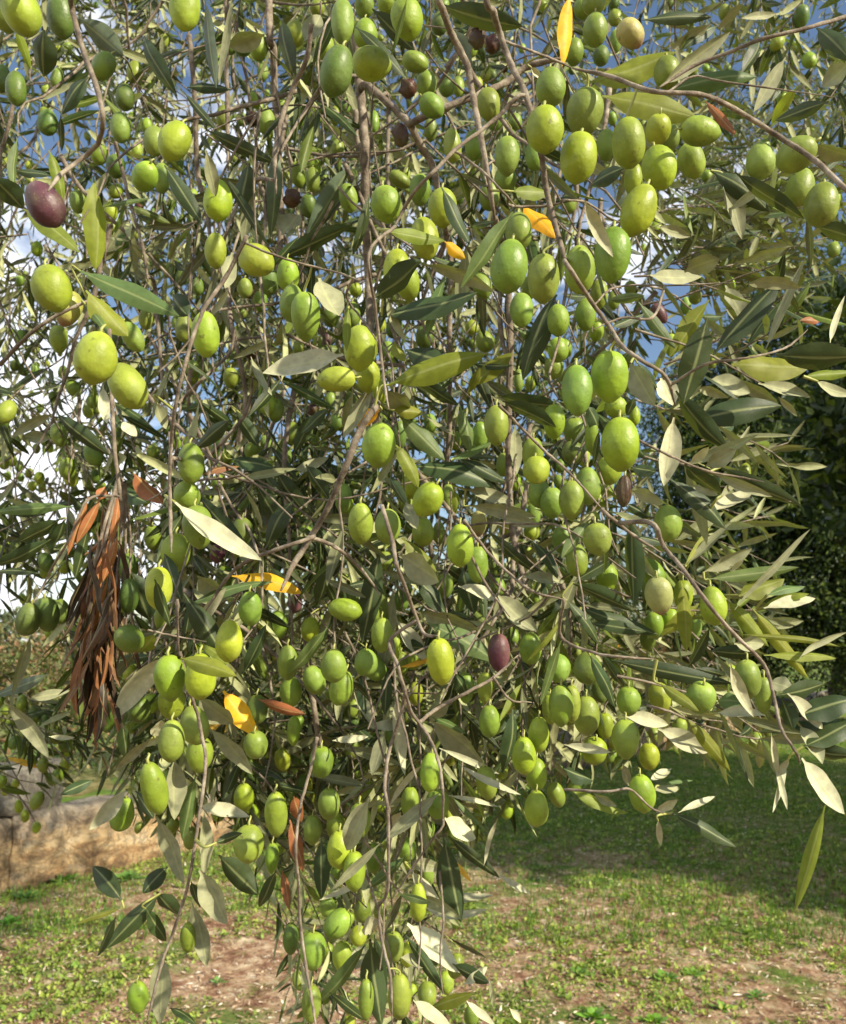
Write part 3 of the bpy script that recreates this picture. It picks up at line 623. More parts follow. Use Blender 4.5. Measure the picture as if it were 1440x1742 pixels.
tree('dense_tree', 'dark dense evergreen tree behind the wall at the right edge of the photo', (7.6, 15.2, .4), .22, 1.0,
     [((.8, -1.3, 5.2), (1.3, 1.0, 1.2)), ((-.6, -1.5, 3.6), (1.2, .9, 1.1)), ((0, 0, 4.0), (2.6, 2.2, 3.6)), ((-1.7, -.4, 3.2), (1.5, 1.6, 2.6)), ((1.8, 0, 4.8), (2.0, 2.0, 3.4)), ((-.3, -.6, 6.8), (1.7, 1.6, 1.8)),
      ((-1.5, .2, 5.2), (1.4, 1.5, 1.9)), ((.3, -1.2, 1.7), (2.4, 1.4, 1.7)), ((2.4, -.6, 1.9), (2.0, 1.6, 1.8)), ((-2.4, -.4, 1.4), (1.5, 1.2, 1.5)), ((-2.3, 0, 2.8), (1.2, 1.3, 1.3)), ((-2.5, 0, 4.6), (1.25, 1.3, 2.2))],
     280000, .095, DK, 3, thin_shell=.3)
GR = [(.07, .10, .03), (.10, .13, .04), (.05, .08, .025)]
tree('dense_tree', 'green tree behind the wall in the middle, seen low through the olive twigs', (1.2, 19.5, .4), .16, .8,
     [((0, 0, 1.6), (2.0, 1.5, 1.5)), ((-2.2, .3, 1.1), (1.7, 1.3, 1.1)), ((1.9, .2, 1.3), (1.5, 1.3, 1.3))], 16000, .10, GR, 5)
tree('bushy_tree', 'distant grey-green tree left of the dark evergreen tree', (7.5, 40, .4), .3, 1.5,
     [((0, 0, 4.2), (3.0, 2.6, 3.0)), ((2.8, 0, 3.4), (2.4, 2, 2.6)), ((-2.4, 0, 2.8), (1.8, 2, 2.2))], 14000, .26, [(.10, .13, .07), (.14, .17, .09)], 8)
tree('dense_tree', 'tree beyond the right edge that shades the grass in front of the wall', (6.8, 4.9, 0), .25, 1.3,
     [((0, 0, 3.2), (2.3, 2.3, 1.9)), ((-1.6, 1.2, 2.7), (1.5, 1.6, 1.4)), ((1.5, 1.8, 3.4), (2.0, 1.9, 1.9)), ((.3, -1.5, 2.5), (1.6, 1.3, 1.2)),
      ((-.2, 2.6, 3.2), (1.8, 1.7, 1.6)), ((-2.2, -.2, 3.7), (1.7, 1.7, 1.3)), ((-1.6, 2.2, 3.5), (1.8, 1.6, 1.4))], 130000, .16, DK, 11)
HD = np.array([(.13, .13, .05), (.20, .17, .08), (.26, .16, .09), (.10, .14, .035)])
rh = np.random.RandomState(41); n = 150000; t = rh.uniform(-6, 16, n); ph = .18 * np.sin(t * 2.3) + .12 * np.sin(t * 5.1 + 1)
u = rh.uniform(0, math.pi, n); q = .55 + .45 * rh.rand(n); hh = 1.22 + ph
off = 1.12 + np.cos(u) * (.70 + .2 * np.sin(t * 3.7)) * q; zz = .40 + np.sqrt(np.sin(u)) * hh * q * (1 + .06 * np.sin(t * 13))
pp = np.stack([WA[0] + WD[0] * t + WN[0] * off, WA[1] + WD[1] * t + WN[1] * off, zz], 1)
k = (np.sin(t * 19) * np.sin(zz * 17) * np.sin(off * 15) > -.35 + .2 * (q < .8)); pp = pp[k]; t = t[k]; n = len(pp)
ax = nrm_rows(rdir(n, rh) + np.array([0, -.2, .3])); zone = (np.sin(t * 1.3 + pp[:, 2] * 2) * .5 + .5)
ci = np.where(rh.rand(n) < .35 + .5 * zone, rh.choice([0, 3], n), rh.choice([1, 2], n))
v, f, c = cards(pp, ax, rdir(n, rh), .035 + .035 * rh.rand(n), .018 + .014 * rh.rand(n), HD[ci] * (.7 + .6 * rh.rand(n, 1)))
hedge = thing('hedge', 'half-dry brown and green hedge along the ground behind the stone wall', 'hedge', (WA[0] + WN[0] * 2.4, WA[1] + WN[1] * 2.4, .4))
hb = WORLD[hedge.name]; meshobj('foliage', v, f, M_FOL, hedge, hb, {'top': c}, smooth=False)
HV = Batch()
for i in range(26):
    t = -6 + i * .86; a = np.array([*(WA + WD * t + WN * 2.4), .35]); e = rdir(3, rh)
    for k in range(3):
        V, Fq = tube_mesh_early([a, a + np.array([e[k][0] * .2, e[k][1] * .15, .5]), a + np.array([e[k][0] * .5, e[k][1] * .4, .95])], [.018, .011, .004]); HV.add(V, Fq)
HV.build('stems', M_TRUNK, hedge, hb)['kind'] = 'stuff'
# far-off line of trees on the horizon, one soft mass
rt = np.random.RandomState(43); n = 42000; ci = rt.randint(0, 60, n); cxx = -110 + ci * 3.9; hh = 2.2 + 1.6 * np.abs(np.sin(ci * 2.7)); uu = rdir(n, rt)
pp = np.stack([cxx + uu[:, 0] * 3.4, 88 + 5 * np.sin(ci) + uu[:, 1] * 2.5, hh * .5 + .3 + uu[:, 2] * hh * .62], 1)
v, f, c = cards(pp, nrm_rows(rdir(n, rt) + [0, 0, .3]), rdir(n, rt), .5 + .5 * rt.rand(n), .25 + .2 * rt.rand(n), np.array([.11, .14, .075]) * (.6 + .8 * rt.rand(n, 1)))
tag(meshobj('far_trees', v, f, M_FOL, attrs={'top': c}, smooth=False), 'low far-off line of grey-green trees along the horizon', 'trees', kind='stuff')
def boxpart(name, c, s, mat, parent):
    V = [(c[0] + s[0] * a / 2, c[1] + s[1] * b / 2, c[2] + s[2] * e / 2) for e in (-1, 1) for b in (-1, 1) for a in (-1, 1)]
    Fq = [[0, 2, 3, 1], [4, 5, 7, 6], [0, 1, 5, 4], [2, 6, 7, 3], [0, 4, 6, 2], [1, 3, 7, 5]]
    return meshobj(name, V, Fq, mat, parent, (c[0], c[1], c[2] - s[2] / 2), smooth=False)
hx, hy = -129.0, 300.0
house = thing('white_house', 'small white house far away above the hedge at the left', 'house', (hx, hy, 0))
M_WHITE = simple("white_render", (.75, .74, .70)); M_GLASS = simple("dark_glass", (.03, .04, .05), .2); M_ROOF = simple("roof_tile", (.35, .16, .09))
wl = boxpart('wall', (hx, hy, 1.45), (6.5, 5, 2.9), M_WHITE, house)
boxpart('roof', (hx, hy, 2.99), (6.9, 5.4, .18), M_ROOF, house)
for q in (-1.9, .2): boxpart('window', (hx + q, hy - 2.53, 1.6), (.9, .06, 1.1), M_GLASS, house)
boxpart('door', (hx + 2.0, hy - 2.53, 1.05), (.9, .06, 2.1), M_GLASS, house)

# ------------------------------------------------------------------ the olive tree
TREE_BASE = np.array([-1.75, 1.35, 0.0])
olive_tree = thing('olive_tree', 'olive tree filling the photo, drooping branches loaded with green olives', 'tree', TREE_BASE)
def spline(p, per=5):
    p = np.array(p, float); out = []
    q = np.vstack([2 * p[0] - p[1], p, 2 * p[-1] - p[-2]])
    for i in range(1, len(q) - 2):
        for t in np.linspace(0, 1, per, endpoint=False):
            a, b, c, d = q[i - 1], q[i], q[i + 1], q[i + 2]
            out.append(.5 * (2 * b + (c - a) * t + (2 * a - 5 * b + 4 * c - d) * t * t + (3 * b - a - 3 * c + d) * t ** 3))
    out.append(q[-2]); return np.array(out)
# trunk and limbs stand beside the view; the branches in view hang from them
V, Fq = tube_mesh(spline([TREE_BASE - [0, 0, .1], TREE_BASE + [.03, 0, .4], TREE_BASE + [-.04, .05, 1.0], TREE_BASE + [.05, .02, 1.5]], 8), np.linspace(.17, .11, 25), 16, .18, 4)
trunk = meshobj('trunk', V, Fq, M_TRUNK, olive_tree, TREE_BASE)
LIMBS = [
 [TREE_BASE + [.05, .02, 1.45], (-1.3, 1.2, 2.15), (-.7, .95, 2.55), (0.0, .85, 2.62), (.7, .95, 2.5)],
 [TREE_BASE + [.05, .02, 1.45], (-1.6, 1.2, 2.4), (-.9, 1.4, 3.1), (.2, 1.6, 3.35), (1.5, 2.0, 3.6)],
 [TREE_BASE + [.05, .02, 1.45], (-2.2, 1.6, 2.2), (-2.3, 2.1, 2.8), (-1.9, 2.9, 3.1)],
 [(-.7, .95, 2.55), (-.45, .6, 2.5), (-.2, .45, 2.3), (.1, .4, 2.2), (.5, .42, 2.2)]]
for i, l in enumerate(LIMBS):
    sp = spline([np.array(q, float) for q in l], 7)
    V, Fq = tube_mesh(sp, np.linspace([.07, .08, .07, .03][i], .016, len(sp)), 12, .15, i)
    meshobj('limb', V, Fq, M_TRUNK, olive_tree, sp[0])

# branches in view
BR = []   # (object, px polyline, depths, world points)
rb = np.random.RandomState(21)
for li, line in enumerate(BRANCHES.strip().split('\n')):
    hd, pl = line.split(':'); d0, w0, w1 = map(float, hd.split()); px = [tuple(map(float, q.split(','))) for q in pl.split()]
    dep = [d0 + .012 * math.sin(i * 1.3 + li) for i in range(len(px))]
    wid = list(np.linspace(w0, w1, len(px)))
    if px[0][1] <= 25 and px[0][0] < 1400:           # carry on upwards to the limbs above the view
        px = [(px[0][0] - 30 + 60 * rb.rand(), -260 - 200 * rb.rand())] + px; dep = [d0 + .10] + dep; wid = [w0 * 1.05] + wid
    else:
        best = None
        for (o, bp, bd, bw) in BR:
            for (a, dd) in zip(bp, bd):
                e = math.hypot(a[0] - px[0][0], a[1] - px[0][1])
                al = np.dot(nrm([px[0][0] - a[0], px[0][1] - a[1]]), nrm([px[1][0] - px[0][0], px[1][1] - px[0][1]])) if e > 3 else 0
                if 3 < e < 75 and al > .35 and abs(dd - d0) < .35 and (best is None or e < best[0]): best = (e, a, dd)
        if best: px = [tuple(best[1])] + px; dep = [best[2]] + dep; wid = [wid[0]] + wid
    arr = np.array([(a, b, d, w) for (a, b), d, w in zip(px, dep, wid)]); sp = spline(arr, 6)
    jit = rb.normal(size=(len(sp), 2)) * .30; jit[0] = jit[-1] = 0; sp[:, :2] += jit
    wp = np.array([P(a, b, d) for a, b, d, w in sp]); rad = np.array([.39 * w * d / F * (1 + .10 * (i % 6 == 0)) for i, (a, b, d, w) in enumerate(sp)]); rad[-4:] *= np.array([.9, .75, .55, .35])
    V, Fq = tube_mesh(wp, rad, 10, .16, li)
    o = meshobj('branch', V, Fq, M_TWIG, olive_tree, wp[0])
    BR.append((o, sp[:, :2], sp[:, 2], wp))
def nearest_branch(x, y, d, maxe=1e9):
    best = None
    for b in BR:
        e = np.hypot(b[1][:, 0] - x, b[1][:, 1] - y) + np.abs(b[2] - d) * 250
        i = int(np.argmin(e))
        if best is None or e[i] < best[0]: best = (e[i], b, i)
    return best

# fruit
OC = {'n': (.148, .224, .030), 'y': (.205, .292, .024), 'd': (.075, .125, .020), 'p': (.060, .022, .030), 'k': (.29, .30, .09),
      'w': (.035, .016, .016), 'b': (.045, .018, .010)}
def olive_mesh(c, axis, L_, W_, kind, r, seg=(20, 14), stalk=None):
    """one fruit: egg with a dimple at the stalk and a small point; axis runs stalk -> tip"""
    a = nrm(axis); s = nrm(np.cross(a, [.2, .9, .35])); t = np.cross(a, s); nu, nv = seg; V = []; egg = r.uniform(-.10, .10); ph = r.rand(6) * 6
    col0 = np.array(OC[kind]) * r.uniform(.86, 1.14) * np.array([r.uniform(.88, 1.2), 1, r.uniform(.7, 1.2)]); C = []
    for j in range(nv + 1):
        th = math.pi * j / nv; z = -math.cos(th); rr = math.sin(th) ** .94 if 0 < j < nv else 0
        rr *= 1 + egg * z
        zz = z + (.05 if z > .98 else 0) + (.07 if z < -.985 else 0)
        for i in range(nu):
            ph_ = 2 * math.pi * i / nu
            l = 1 + .022 * math.sin(2 * ph_ + ph[0] + 2 * z) + .016 * math.sin(3 * ph_ + ph[1] - 3 * z)
            if kind == 'w': l *= 1 + .13 * math.sin(7 * ph_ + ph[2] + 2 * z) * math.sin(th) + .06 * math.sin(13 * ph_)
            if kind == 'b': l *= 1 + .18 * math.sin(3 * ph_ + ph[2] + 4 * z) + .12 * math.sin(7 * ph_ + 9 * z + ph[3])
            V.append(c + a * zz * L_ / 2 + (s * math.cos(ph_) + t * math.sin(ph_)) * rr * W_ / 2 * l)
            cc = col0.copy()
            tip = max(0, z - .55) / .45; st = max(0, -z - .7) / .3
            if kind == 'k': cc = cc * (1 - .75 * tip) + np.array([.22, .07, .09]) * .75 * tip
            if kind == 'p': cc = cc * (1 + .9 * max(0, math.sin(ph_ + ph[4])) ** 2)
            if kind in 'nyd': cc = cc * (1 - .10 * tip) + np.array([.30, .32, .03]) * .22 * st
            C.append(cc)
    Fq = [[j * nu + i, j * nu + (i + 1) % nu, (j + 1) * nu + (i + 1) % nu, (j + 1) * nu + i] for j in range(nv) for i in range(nu)]
    return np.array(V), Fq, np.array(C)
def stalk_pts(c, axis, L_, goal):
    a = nrm(axis); p0 = c - a * L_ * .47; p1 = p0 - a * .0022
    g = None if goal is None else goal - p0
    if g is not None and np.linalg.norm(g) < .026 and np.dot(nrm(g), -a) > .62: p3 = goal
    else: p3 = p0 - a * .0045 + FW * .003
    p2 = (p1 + p3) / 2 + np.array([.0006, 0, .0008]); return spline([p0, p1, p2, p3], 4)
ro = np.random.RandomState(5); OL = []
for tok in OLIVES.replace('\n', '|').split('|'):
    if not tok.strip(): continue
    q = tok.split(); x, y, L_, W_, ang = map(float, q[:5]); kind = q[5]
    if kind == 'b': real = .020
    elif kind == 'w': real = .020
    else: real = .0255 * ro.uniform(.95, 1.05)
    big = max(L_, W_ * 1.35); d = F * real / big
    d = min(d, 1.6)
    OL.append(dict(x=x, y=y, L=L_, W=W_, a=ang, k=kind, d=d))
# settle overlaps: two fruits may touch but not pass through each other
for it in range(30):
    for i, a in enumerate(OL):
        for b in OL[i + 1:]:
            e = math.hypot(a['x'] - b['x'], a['y'] - b['y'])
            if e > 95 or abs(a['d'] - b['d']) > .04: continue
            dm = (a['d'] + b['d']) / 2; lat = e * dm / F; need = .45 * ((a['W'] + a['L']) / 2 * a['d'] + (b['W'] + b['L']) / 2 * b['d']) / F
            dz = abs(a['d'] - b['d'])
            if math.hypot(lat, dz) < need:
                want = math.sqrt(max(need ** 2 - lat ** 2, 0)); m = (want - dz) / 2 + .0005
                if a['d'] <= b['d']: a['d'] -= m * .5; b['d'] += m * 1.5
                else: b['d'] -= m * .5; a['d'] += m * 1.5
OLx = np.array([[o['x'], o['y'], o['d'], o['L'], o['W']] for o in OL])
order = sorted(range(len(OL)), key=lambda i: -OL[i]['L'] * OL[i]['W'])
special = [i for i in order if OL[i]['k'] in 'pkw']
green = [i for i in order if OL[i]['k'] in 'nyd'][:100 - len(special)]
single = set(special + green); rest = Batch(); rest_st = Batch(); dried = [i for i in order if OL[i]['k'] == 'b']
LAB = {'p': 'dark purple ripe olive', 'k': 'green olive flushed pink at one end', 'w': 'shrivelled dark brown olive'}
for i, o in enumerate(OL):
    c = P(o['x'], o['y'], o['d']); an = math.radians(o['a'])
    # image angle: 0 points down, positive swings the tip to the right
    ax = math.sin(an) * RT - math.cos(an) * UP + FW * ro.uniform(-.2, .2); Lscale = 1.0
    Lm = o['L'] * o['d'] / F; Wm = o['W'] * o['d'] / F * .96
    if Wm > Lm * .89 and o['k'] in 'nydkp':        # seen partly end-on
        ax = ax + FW * ro.choice([-1, 1]) * .5; Lm = Lm * 1.12
    e, b, k = nearest_branch(o['x'], o['y'] - o['L'] * .6, o['d']); goal = b[3][k]
    nh = 24 if i in single else 14
    V, Fq, C = olive_mesh(c, ax, Lm, Wm, o['k'], ro, (nh, nh * 2 // 3))
    sp = stalk_pts(c, ax, Lm, goal); SV, SF = tube_mesh(sp, np.linspace(.0008, .0005, len(sp)) * (1.0 if o['d'] < .6 else .9), 6, .1, i)
    if i in single:
        ob = meshobj('olive', V, Fq, M_OLIVE, b[0], c, {'oc': C})
        if o['k'] in LAB: tag(ob, LAB[o['k']])
        ob2 = meshobj('stalk', SV, SF, M_STALK, b[0], sp[0])
    elif i in dried:
        ob = meshobj('dried_fruit', V, Fq, M_OLIVE, b[0], c, {'oc': C}); tag(ob, 'black-brown dried up fruit')
    else:
        rest.add(V, Fq, oc=C)
        q4 = [q if len(q) == 4 else [q[0], q[1], q[2], q[2]] for q in SF[:len(SF) - 12]]
        rest_st.add(SV, q4)

# leaves
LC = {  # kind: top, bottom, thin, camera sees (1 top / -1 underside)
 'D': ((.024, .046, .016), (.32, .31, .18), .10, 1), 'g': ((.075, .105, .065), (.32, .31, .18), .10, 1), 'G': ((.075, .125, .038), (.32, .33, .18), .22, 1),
 'Y': ((.19, .23, .030), (.26, .27, .09), .38, 1), 'U': ((.04, .07, .025), (.27, .28, .165), .12, -1), 'S': ((.05, .08, .03), (.44, .44, .29), .10, -1),  # S repeats U's underside with strong sunlight painted into a paler colour
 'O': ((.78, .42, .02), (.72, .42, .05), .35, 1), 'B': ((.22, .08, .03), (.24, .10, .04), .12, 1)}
def leaf_geo(p0, p1, n, W_, bend=0.0, twist=0.0, cup=.25, S=9, cols=4, wave=0.0, ph=0.0):
    """a lance-shaped leaf from p0 (petiole) to p1 (tip), upper face towards n"""
    a = p1 - p0; Ln = np.linalg.norm(a); a = a / Ln; n = nrm(n - a * np.dot(n, a)); s = np.cross(a, n)
    V = []; UV = []
    for j in range(S + 1):
        t = j / S
        if t < .07: w = .10
        else:
            q = (t - .07) / .93; w = max(math.sin(math.pi * q ** .88), 0) ** .78 + .02
        if j == S: w = .015
        c = p0 + a * Ln * t + n * bend * Ln * (4 * t * (1 - t)); tw = twist * (t - .3)
        ss = s * math.cos(tw) + n * math.sin(tw); nn = n * math.cos(tw) - s * math.sin(tw)
        c = c + nn * wave * Ln * math.sin(t * 9 + ph)
        for i in range(cols + 1):
            v = i / cols * 2 - 1
            V.append(c + ss * v * w * W_ / 2 + nn * (-abs(v) ** 1.6 * cup * w * W_ / 2 + (.05 * W_ * math.sin(t * 14 + ph * 3 + v) * abs(v) * w)))
            UV.append((t, (v + 1) / 2))
    k = cols + 1
    Fq = [[j * k + i, j * k + i + 1, (j + 1) * k + i + 1, (j + 1) * k + i] for j in range(S) for i in range(cols)]
    return np.array(V), Fq, np.array(UV)
rl = np.random.RandomState(9)
def field(x, y):
    w = np.exp(-((OLx[:, 0] - x) ** 2 + (OLx[:, 1] - y) ** 2) / (2 * 70 ** 2)) * (OLx[:, 3] > 38) + 1e-9
    return float((w * OLx[:, 2]).sum() / w.sum()) if w.sum() > .05 else .52
LV = []
for tok in LEAVES.replace('\n', '|').split('|'):
    if not tok.strip(): continue
    q = tok.split(); x0, y0, x1, y1, w = map(float, q[:5]); LV.append([x0, y0, x1, y1, w, q[5]])
lorder = sorted(range(len(LV)), key=lambda i: -math.hypot(LV[i][2] - LV[i][0], LV[i][3] - LV[i][1]) * LV[i][4])
lsingle = set(lorder[:100]); lrest = Batch(); HL = []; BASES = []
for i, (x0, y0, x1, y1, w, kd) in enumerate(LV):
    l = math.hypot(x1 - x0, y1 - y0); xm, ym = (x0 + x1) / 2, (y0 + y1) / 2
    d = field(xm, ym)
    for o in OL:      # leaves drawn over fruit lie in front of it
        for t in (.15, .4, .65, .9):
            ex = math.hypot(x0 + (x1 - x0) * t - o['x'], y0 + (y1 - y0) * t - o['y'])
            if ex < o['W'] * .42: d = min(d, o['d'] - .016)
    d = min(d, F * .080 / l, F * .0175 / w); d = max(d, .24)
    L3 = min(max(l * d / F, .040), .075); lat = l * d / F
    dz = min(math.sqrt(max(L3 ** 2 - lat ** 2, 0)), .55 * lat) * rl.choice([-1, 1])
    if rl.rand() < .5: dz += rl.uniform(-.1, .1) * lat
    p0 = P(x0, y0, d - dz / 2); p1 = P(x1, y1, d + dz / 2)
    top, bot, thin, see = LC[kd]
    view = nrm(CAM - (p0 + p1) / 2); a = nrm(p1 - p0); n0 = nrm(view - a * np.dot(view, a))
    roll = math.radians(rl.uniform(12, 42)) * rl.choice([-1, 1])
    s_ = np.cross(a, n0); cand = [n0 * math.cos(r_) + s_ * math.sin(r_) for r_ in (roll, -roll)]
    lit = [np.dot(c_, SUN_DIR) for c_ in cand]
    nn = cand[int(np.argmax(lit))] if kd in 'SOYG' or rl.rand() < .5 else cand[int(np.argmin(lit))]
    Wm = w * d / F / math.cos(roll) * 1.06; HL += [(x0 + (x1 - x0) * t, y0 + (y1 - y0) * t, d) for t in (.2, .4, .6, .8)]
    if see < 0: nn = -nn
    BASES.append((x0, y0, d, p0, a))
    V, Fq, UV = leaf_geo(p0, p1, nn, Wm, bend=rl.uniform(-.03, .12), twist=rl.uniform(-.6, .6), cup=rl.uniform(.2, .6), S=12, wave=rl.uniform(0, .012), ph=rl.rand() * 6)
    jt = rl.uniform(.8, 1.25); jc = np.array([rl.uniform(.9, 1.15), 1, rl.uniform(.8, 1.15)])
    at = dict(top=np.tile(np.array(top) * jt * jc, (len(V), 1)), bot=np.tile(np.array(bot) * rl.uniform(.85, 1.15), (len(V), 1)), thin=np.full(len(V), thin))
    if i in lsingle:
        e, b, k = nearest_branch(x0, y0, d)
        lf = meshobj('leaf', V, np.array(Fq), M_LEAF, b[0], p0, at, UV)
        if kd == 'O': tag(lf, 'orange-yellow dying leaf')
        if kd == 'B': tag(lf, 'dry brown leaf')
    else: lrest.add(V, Fq, UV, **at)

# petioles and side twiglets that carry the near leaves
pt = Batch(); BP = np.array([(q[0], q[1], e, *w_) for bb in BR for q, e, w_ in zip(bb[1], bb[2], bb[3])])
for i, (x0, y0, d, p0, a) in enumerate(BASES):
    e = np.hypot(BP[:, 0] - x0, BP[:, 1] - y0) + np.abs(BP[:, 2] - d) * 700; j = int(np.argmin(e)); goal = None
    if e[j] < 70: goal = BP[j, 3:6]
    else:
        c = [(math.hypot(q[0] - x0, q[1] - y0) + abs(q[2] - d) * 700, q[3]) for k, q in enumerate(BASES) if k < i]
        c = [q for q in c if 3 < q[0] < 60]
        if c: goal = min(c, key=lambda q: q[0])[1]
    if goal is None: continue
    L0 = np.linalg.norm(goal - p0)
    if L0 > (.028 if e[j] < 70 else .016): continue
    sp = spline([p0 + a * .001, p0 - a * min(.006, L0 * .3), goal], 4)
    V, Fq = tube_mesh(sp, np.linspace(.0006, .0010, len(sp)), 6, .1, i); pt.add(V[:-2], Fq[:len(Fq) - 12])
pt.build('petioles', M_STALK, olive_tree, TREE_BASE)['kind'] = 'stuff'
# hanging bundle of dead leaves, left
dl = Batch(); dt = Batch(); rd = np.random.RandomState(31)
for i in range(92):
    t = rd.rand() ** .75; x = 185 + 13 * math.sin(i * 2.4) * (.35 + .65 * (1 - abs(t - .45) * 1.3)) + rd.normal() * 9 - 20 * t; y = 835 + 300 * t
    d = .60 + rd.normal() * .018; p0 = P(x, y, d)
    l = rd.uniform(.036, .066); dr = nrm(np.array([rd.normal() * .22 - .05, rd.normal() * .2, -1])); p1 = p0 + dr * l
    V, Fq, UV = leaf_geo(p0, p1, rdir(1, rd)[0], rd.uniform(.003, .0075), bend=rd.uniform(-.16, .16), wave=rd.uniform(0, .03), ph=rd.rand() * 6, twist=rd.uniform(-2.5, 2.5), cup=rd.uniform(.4, 1.3), S=9, cols=4)
    c = np.array([[.22, .09, .035], [.12, .06, .03], [.24, .13, .075], [.05, .03, .02]][rd.choice(4, p=[.38,.22,.15,.25])]) * rd.uniform(.5, 1.05)
    dl.add(V, Fq, UV, top=c, bot=c * 1.25, thin=np.full(len(V), .10))
for (x0, y0, x1, y1, w) in ((178, 828, 168, 850, 18), (170, 850, 130, 925, 17), (150, 845, 115, 945, 14), (205, 830, 190, 930, 12), (175, 940, 160, 1030, 14), (200, 915, 175, 990, 16)):
    V, Fq, UV = leaf_geo(P(x0, y0, .56), P(x1, y1, .555), CAM - P(x0, y0, .56) + np.array([.1, 0, .05]), w * .56 / F, .04, .5, .4)
    dl.add(V, Fq, UV, top=np.array((.32, .12, .045)), bot=np.array((.32, .14, .06)), thin=np.full(len(V), .12))
cl = dl.build('dead_leaf_bundle', M_LEAF, olive_tree, P(195, 835, .6)); tag(cl, 'hanging bundle of dry rust-brown dead leaves')
for q in range(7):
    sp = spline([P(200 + q * 2, 820, .6), P(195 + 9 * (q - 3), 930, .6 + .01 * (q - 3)), P(178 + 12 * (q - 3), 1060, .6), P(165 + 10 * (q - 3), 1150 + 20 * (q % 3), .6)], 6)
    V, Fq = tube_mesh(sp, np.linspace(.0013, .0006, len(sp)), 6, .2, q)
    dt.add(V[:-2], Fq[:len(Fq) - 12])
dt.build('dead_twig', M_TWIG, cl, P(195, 835, .6))

# ------------------------------------------------------------------ the rest of the crown: twigs, leaves and fruit in depth
def inpoly(x, y, poly):
    c = False; j = len(poly) - 1
    for i in range(len(poly)):
        xi, yi = poly[i]; xj, yj = poly[j]
        if (yi > y) != (yj > y) and x < (xj - xi) * (y - yi) / (yj - yi) + xi: c = not c
        j = i
    return c
CANOPY = [(-260, -260), (1700, -260), (1700, 330), (1440, 380), (1310, 385), (1180, 430), (1130, 520), (1120, 640), (1160, 780), (1120, 900), (1160, 1010),
          (1230, 1110), (1240, 1220), (1120, 1320), (960, 1340), (870, 1370), (800, 1440), (770, 1530), (780, 1640), (800, 1850), (480, 1850), (470, 1600), (440, 1440),
          (340, 1390), (215, 1390), (150, 1260), (110, 1090), (-260, 1000)]
def proj(p):
    q = np.asarray(p) - CAM; d = q @ FW; return 720 + (q @ RT) / d * F, 871 - (q @ UP) / d * F, d
fol = Batch(); twg = Batch(); fr = Batch(); fst = Batch()
COLT = [((.012, .027, .007), .46), ((.024, .048, .010), .24), ((.085, .125, .015), .24), ((.034, .056, .024), .06)]
HLA = np.array(HL + [(q[0], q[1], e) for bb in BR for q, e in zip(bb[1][::2], bb[2][::2]) if e < .95])
def hides(p):          # keep loose twigs from growing across the fruit of the near branches
    x, y, d = proj(p)
    if ((np.abs(HLA[:, 0] - x) < 24) & (np.abs(HLA[:, 1] - y) < 24) & (HLA[:, 2] > d - .01)).any(): return True
    return bool(((np.hypot((OLx[:, 0] - x), (OLx[:, 1] - y)) < OLx[:, 3] * .75) & (OLx[:, 2] > d - .02)).any())
